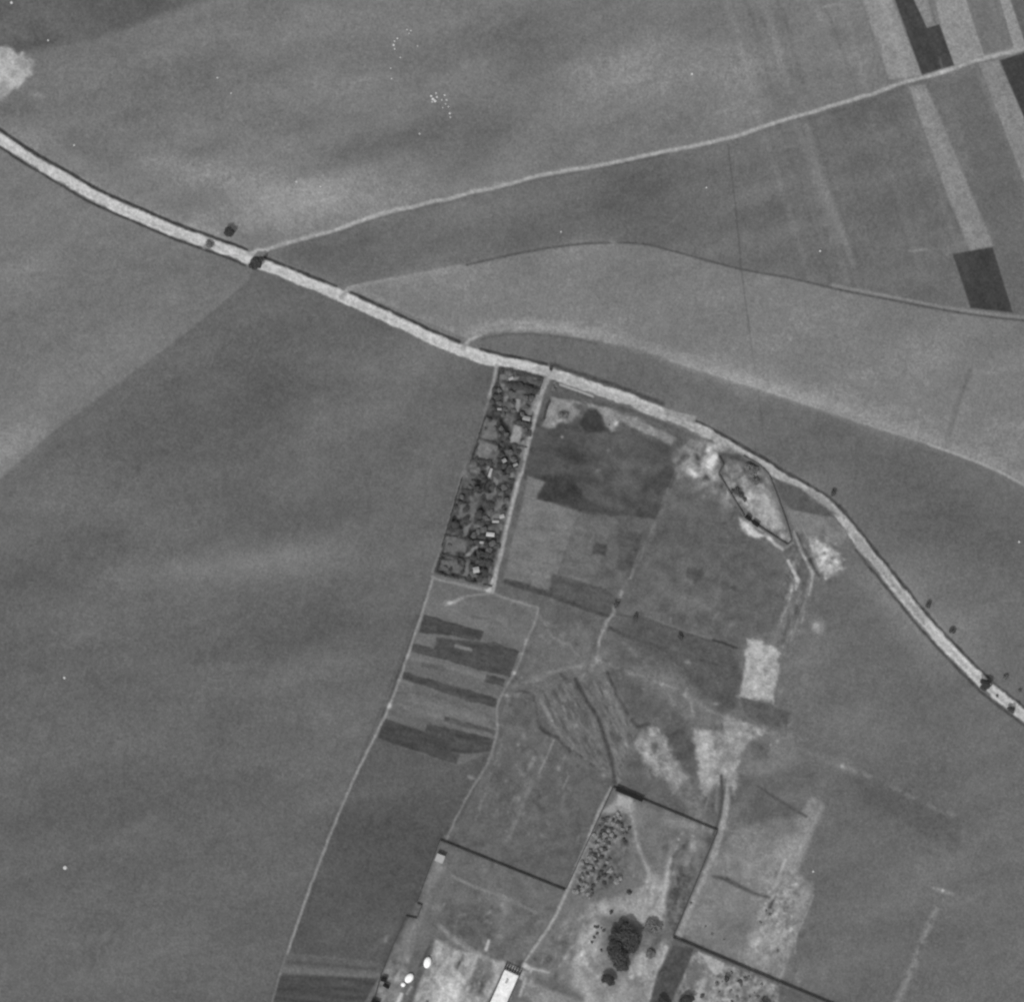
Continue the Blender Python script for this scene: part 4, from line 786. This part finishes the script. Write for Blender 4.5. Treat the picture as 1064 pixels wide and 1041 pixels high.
def along(a, b, step=12):
    n = max(1, int(math.hypot(b[0] - a[0], b[1] - a[1]) / step)); return [(a[0] + (b[0] - a[0]) * i / n, a[1] + (b[1] - a[1]) * i / n) for i in range(n + 1)]
M_cope = mat('coping_stone', base=0.055, noise=0.3, nscale=1.5)
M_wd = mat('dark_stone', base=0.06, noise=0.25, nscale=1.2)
wall(along((637, 817.5), (745.5, 862.5)), 1.9, .5, 'stone wall along the north side of the shrub enclosure', m=M_wd)
wall(along((636.4, 818.4), (588, 923)), 1.7, .45, 'stone wall between the rough pasture and the shrub enclosure lane', m=M_wd)
wall(along((745.2, 863.6), (699.5, 972)), 1.8, .5, 'stone wall beside the sunken track east of the shrub enclosure', m=M_wd)
wall(along((699.5, 973.5), (775, 1005.5)) + along((775, 1005.5), (860, 1041))[1:] + [(950, 1078)], 2.4, .7, 'long thick wall running down to the bottom right edge', m=M_wd)
wall(along((457, 872.5), (587, 924.5)), 2.0, .55, 'stone wall along the north side of the western yard', m=M_wd)
wall(along((456.3, 873.3), (433, 937)), 1.7, .45, 'upper west wall of the western yard', m=M_wd)
wall([(433.5, 938), (438.5, 940), (433, 953.5), (422, 951.5), (408, 982), (396, 1012), (388, 1041), (376, 1090)], 1.5, .45, 'lower west wall of the western yard with a small jog', m=M_wd)
wall(along((746.5, 493), (773, 536.5)), 1.8, .6, 'west wall of the triangular yard by the road', m=M_wall, cm=M_mid)
wall([(773.6, 537.5), (797, 553), (818, 566.5), (822.5, 562.5)], 1.9, .6, 'south wall of the triangular yard curling round its tip', m=M_wall, cm=M_mid)
wall([(822.3, 561), (818, 546), (808.5, 519), (798.5, 493), (789, 484), (772, 474)], 1.7, .5, 'east wall of the triangular yard nearest the road', m=M_wall, cm=M_mid)
wall([(746.6, 491.5), (752, 483), (747, 474)], 1.2, .4, 'short low wall at the northwest corner of the triangular yard', m=M_wd)

# ---------------------------------------------------------------- buildings
def shed(px, py, lx, ly, rot, h, rh, label, name='garden_shed', cat='shed', roofm=None, wallm=None, group=None, flat=False, door=True):
    """lx, ly: size in photo pixels along the shed's own axes; rot in degrees"""
    a, b = lx * S / 2, ly * S / 2; root = empty(name, px, py, rot)
    bm = bmesh.new(); bx(bm, -a + .12, a - .12, -b + .12, b - .12, -.4, h - (0.02 if flat else 0)); mesh_obj('wall', bm, wallm or M_plaster, root)
    bm = bmesh.new()
    if flat:
        bx(bm, -a, a, -b, b, h, h + .18)
    else:
        f = [[(-a, -b, h), (-a, 0, h + rh), (-a, b, h)], [(a, -b, h), (a, 0, h + rh), (a, b, h)]]; t = .1
        V = [[bm.verts.new(p) for p in s] + [bm.verts.new((p[0], p[1], p[2] + t)) for p in s] for s in f]
        A, B = V
        for q in ((0, 1), (1, 2), (3, 4), (4, 5), (0, 3), (2, 5)): bm.faces.new((A[q[0]], A[q[1]], B[q[1]], B[q[0]]))
        bm.faces.new((A[0], A[1], A[4], A[3])); bm.faces.new((A[1], A[2], A[5], A[4])); bm.faces.new((B[0], B[1], B[4], B[3])); bm.faces.new((B[1], B[2], B[5], B[4]))
        bmesh.ops.recalc_face_normals(bm, faces=bm.faces)
    mesh_obj('roof', bm, roofm or M_tin, root)
    if not flat:
        bm = bmesh.new()
        for s in (-1, 1):
            x = s * (a - .14); v = [bm.verts.new((x, -b + .14, h)), bm.verts.new((x, b - .14, h)), bm.verts.new((x, 0, h + rh * .92))]; bm.faces.new(v)
        mesh_obj('gable', bm, wallm or M_plaster, root)
    if door:
        bm = bmesh.new(); bx(bm, -.45, .45, -b + .05, -b + .14, -.05, min(1.9, h - .1)); d = mesh_obj('door', bm, M_wood, root)
        bm = bmesh.new(); bx(bm, .3, .36, -b - .01, -b + .048, .9, 1.0); mesh_obj('handle', bm, M_tin, d)
    return tag(root, label, cat, group)
gs = 'sheds in the allotment strip'
shed(547, 435, 8, 4.5, -12, 2.3, .5, 'bright pale-roofed shed by the lane in the upper allotment strip', group=gs)
shed(509.5, 555.3, 8.5, 4.2, -6, 2.3, .5, 'brightest white-roofed shed near the lane in the lower allotment strip', group=gs, roofm=mat('pale_roof', base=0.42))
shed(515, 541.8, 7, 2.6, 0, 2.0, .4, 'narrow grey-roofed shed just above the brightest shed', group=gs, roofm=M_roof)
shed(521.5, 536.5, 5, 4, 15, 2.1, .5, 'square grey-roofed shed against the lane above the brightest shed', group=gs, roofm=M_roof)
shed(524, 478.7, 4.5, 4, 30, 2.2, .5, 'small pale-roofed shed at the centre of the strip, left one of two', group=gs)
shed(535.5, 483, 5, 3, 25, 2.1, .5, 'small pale-roofed shed at the centre of the strip, right one of two', group=gs)
shed(519, 425.2, 4.6, 2.6, -5, 2.0, .4, 'tiny bright-roofed shed on the west side of the upper strip', group=gs)
shed(509.5, 491, 2.8, 9, -17, 2.1, .4, 'long narrow shed standing lengthwise in the middle of the strip', group=gs, roofm=M_roof, door=False)
shed(531, 393.5, 5, 3, 25, 2.1, .5, 'small pale shed at the road end of the allotment strip', group=gs, roofm=M_roof)
shed(494.8, 592, 6.5, 6, 10, 3.6, 1.0, 'square pale hut rising among dark trees at the southern end of the strip', group=gs, roofm=M_roof)
shed(501, 563.5, 5, 2.5, -5, 2.0, .4, 'small grey-roofed shed under trees below the brightest shed', group=gs, roofm=M_roof)
shed(654, 824.6, 30, 4.6, -23, 2.8, .5, 'long lean-to, shade painted into its dark roof, against the shrub enclosure north wall', name='long_shade_shed', roofm=M_dark, wallm=M_wd, flat=True)  # near-black roof colour paints the shadow band along the wall
shed(777.5, 538.0, 6.5, 4.2, -37, 2.6, .4, 'small dark-roofed shed on the south wall of the triangular yard, upper-left of two', name='yard_shed', roofm=M_dark, wallm=M_wd, group='dark sheds in the triangular yard')
shed(785, 543.8, 8, 4.6, -37, 2.6, .4, 'dark-roofed shed on the south wall of the triangular yard, lower-right of two', name='yard_shed', roofm=M_dark, wallm=M_wd, group='dark sheds in the triangular yard')
shed(457.2, 891, 9, 8, -22, 4.2, .5, 'small square pale-roofed house at the top of the western yard', name='small_house', cat='house', roofm=M_roof, flat=True)
shed(399, 1016.5, 6, 5, -15, 3.0, .6, 'dark-roofed shed beside the lower west wall of the western yard', name='yard_shed', roofm=M_dark, wallm=M_wd, group='dark sheds in the western yard')
shed(401.5, 1023.5, 7, 3.5, -30, 2.6, .5, 'low dark shed just below the other dark one in the western yard', name='yard_shed', roofm=M_dark, wallm=M_wd, group='dark sheds in the western yard')
shed(390, 1041, 9, 6, -20, 3.0, .5, 'very dark shed cut by the bottom edge next to the west wall', name='yard_shed', roofm=M_dark, wallm=M_wd, group='dark sheds in the western yard')
shed(442, 1044, 3, 7, -25, 2.2, .3, 'narrow pale shed at the bottom edge of the western yard', name='yard_shed', roofm=M_roof, door=False)

def dome_hut(px, py, rx, ry, rot, h, label):
    root = empty('domed_hut', px, py, rot); bm = bmesh.new(); n = 28; rings = []
    prof = [(1.0, -.3), (1.0, h * .45), (1.04, h * .47), (1.04, h * .52)]
    for k in range(0, 7):
        t = k / 7 * math.pi / 2; prof.append((math.cos(t) * .98, h * .52 + math.sin(t) * h * .48))
    def lathe(pr, top):
        b = bmesh.new(); R_ = []
        for q, z in pr: R_.append([b.verts.new((rx * S * q * math.cos(2 * math.pi * i / n), ry * S * q * math.sin(2 * math.pi * i / n), z)) for i in range(n)])
        for A, B in zip(R_[:-1], R_[1:]):
            for i in range(n): b.faces.new((A[i], A[(i + 1) % n], B[(i + 1) % n], B[i]))
        if top: b.faces.new(R_[-1])
        bmesh.ops.recalc_face_normals(b, faces=b.faces); return b
    mesh_obj('wall', lathe(prof[:2], False), M_white, root); mesh_obj('dome_roof', lathe(prof[1:], True), M_white, root, True)
    b = bmesh.new(); bx(b, -.45, .45, -ry * S - .08, -ry * S + .25, -.05, min(1.7, h * .42)); mesh_obj('door', b, M_wood, root)
    return tag(root, label, 'hut', 'white domed huts in the western yard')
dome_hut(444.2, 999.4, 3.6, 5.6, -15, 3.0, 'tall oval brilliant white dome at the ditch in the western yard, northernmost')
dome_hut(425.2, 1015.6, 3.7, 5.2, -40, 2.8, 'wide oval brilliant white dome, middle one of three in the western yard')
dome_hut(418.9, 1022.3, 2.3, 2.2, 0, 1.9, 'smallest white dome, just below the wide one in the western yard')

M_limeroof = mat('limewashed_roof', base=0.66, noise=0.3, nscale=0.35)
# long white building with a slatted porch at its north end
root = empty('long_hall', 519.5, 1037, -24)
a, b, h = 8.6 * S, 30 * S, 2.7
bm = bmesh.new(); bx(bm, -a, a, -b - 8, b, -.5, h); mesh_obj('wall', bm, M_plaster, root)
bm = bmesh.new(); bx(bm, -a + .5, a - .5, -b - 7.5, b - .5, h + .003, h + .12); rf = mesh_obj('roof', bm, M_limeroof, root)
bm = bmesh.new()
for x0_, x1_ in ((-a - .35, -a + .35), (a - .35, a + .35)): bx(bm, x0_, x1_, -b - 8, b + .3, h + .004, h + .5)
mesh_obj('parapet', bm, M_wd, root)
bm = bmesh.new(); bx(bm, -1.4, 0, b - 7.5, b - 4.5, h + .12, h + .75); mesh_obj('skylight', bm, M_roof, rf)
tag(root, 'long flat-roofed white hall with dark parapets cut by the bottom edge', 'hall')
root2 = root
p = bpy.data.objects.new('porch', None); C.objects.link(p)
pm = bmesh.new(); bx(pm, -a - .3, a + .3, b + .35, b + .65, 2.1, 2.35); bx(pm, -a - .3, a + .3, b + 3.2, b + 3.5, 2.1, 2.35)
bpy.data.objects.remove(p); po = mesh_obj('porch', pm, M_wood, root2)
for i in range(7):
    q = bmesh.new(); x = -a + i * (2 * a) / 6; bx(q, x - .34, x + .34, b + .31, b + 3.9, 2.355, 2.5); mesh_obj('slat', q, M_dark, po)
for i in range(4):
    q = bmesh.new(); x = -a + .05 + i * (2 * a - .1) / 3; tube(q, (x, b + 3.35, -.3), (x, b + 3.35, 2.098), .12, .12, 8); mesh_obj('post', q, M_wood, po)

# ---------------------------------------------------------------- bright film specks, added as stones in the fields
def film_speck_mesh(seed):
    bm = bmesh.new(); bmesh.ops.create_icosphere(bm, subdivisions=2, radius=1); rg = random.Random(seed)
    for v in bm.verts: v.co *= rg.uniform(.78, 1.12); v.co.z *= .6
    me = bpy.data.meshes.new('film_speck'); bm.to_mesh(me); bm.free(); me.materials.append(M_speck); return me
BM = [film_speck_mesh(i) for i in range(4)]
def film_speck(px, py, r, label, group=None):
    o = bpy.data.objects.new('film_speck', BM[random.randrange(4)]); C.objects.link(o); x, y = P(px, py)
    o.location = (x, y, gz(px, py) + r * S * .25); o.scale = (r * S,) * 3; o.rotation_euler = (0, 0, random.uniform(0, 6)); tag(o, label, 'film_speck', group)
film_speck(68, 901, 2.3, 'large white film speck added as a stone, alone in the wide southwest field')
film_speck(67, 704, 1.5, 'small white film speck added as stone in the western part of the southwest field')
film_speck(12, 3, 1.6, 'white film speck added as stone in the dark field at the top left corner')
film_speck(50, 42, 1.1, 'small white film speck added as stone on the edge of the dark top left field')
for x, y, r in [(448, 100, 1.2), (450, 103, 1.5), (452, 105, 1.5), (454, 101, 1.1), (449, 106, .9), (453, 97, .9), (462, 99, 1), (464, 104, .9), (466, 111, .8), (463, 108, .8), (467.5, 118, 1.1), (459, 104, .8), (468, 122, .8), (436, 139, .9), (460, 112, .7)]:
    film_speck(x, y, r, 'white film speck added as stone, tight scatter in the middle of the northern field', 'film specks of the middle scatter, added as stones')
for x, y, r in [(409, 47, 1.2), (410, 43, .9), (413, 40, .9), (410, 51, .9), (423, 31, .8), (427, 32, .8), (425, 35, .7), (434, 48, .7), (416, 60, .8), (406, 71, .7), (407, 82, .8)]:
    film_speck(x, y, r, 'tiny white film speck added as stone in the loose arc north of the middle scatter', 'film specks of the northern arc, added as stones')
for i, (x, y, r, l) in enumerate([(77, 151, 1, 'white film speck added as stone above the road near the left edge'), (226, 81, .9, 'tiny pale film speck added as stone in the northern field left of the middle scatter'), (240, 97, .9, 'faint film speck added as stone just below another left of the middle scatter'), (308, 189, 1, 'film speck added as stone on the light soil above the track junction, left one'), (333, 194, 1, 'film speck added as stone on the light soil above the track junction, right one'), (719, 77, 1.2, 'bright film speck added as stone in the northern field east of its pale bank'), (852, 261, 1.2, 'film speck added as stone in the narrow crop stripe above the second track'), (734, 195, 1, 'film speck added as stone below the upper track in the middle field'), (583, 241, .9, 'film speck added as stone north of the ditch in the middle field'), (1059, 563, 1.2, 'film speck added as stone by the right edge in the eastern field'), (845, 905, 1.1, 'film speck added as stone east of the rough slope')]):
    film_speck(x, y, r, l, 'single film specks added as stones in the fields')
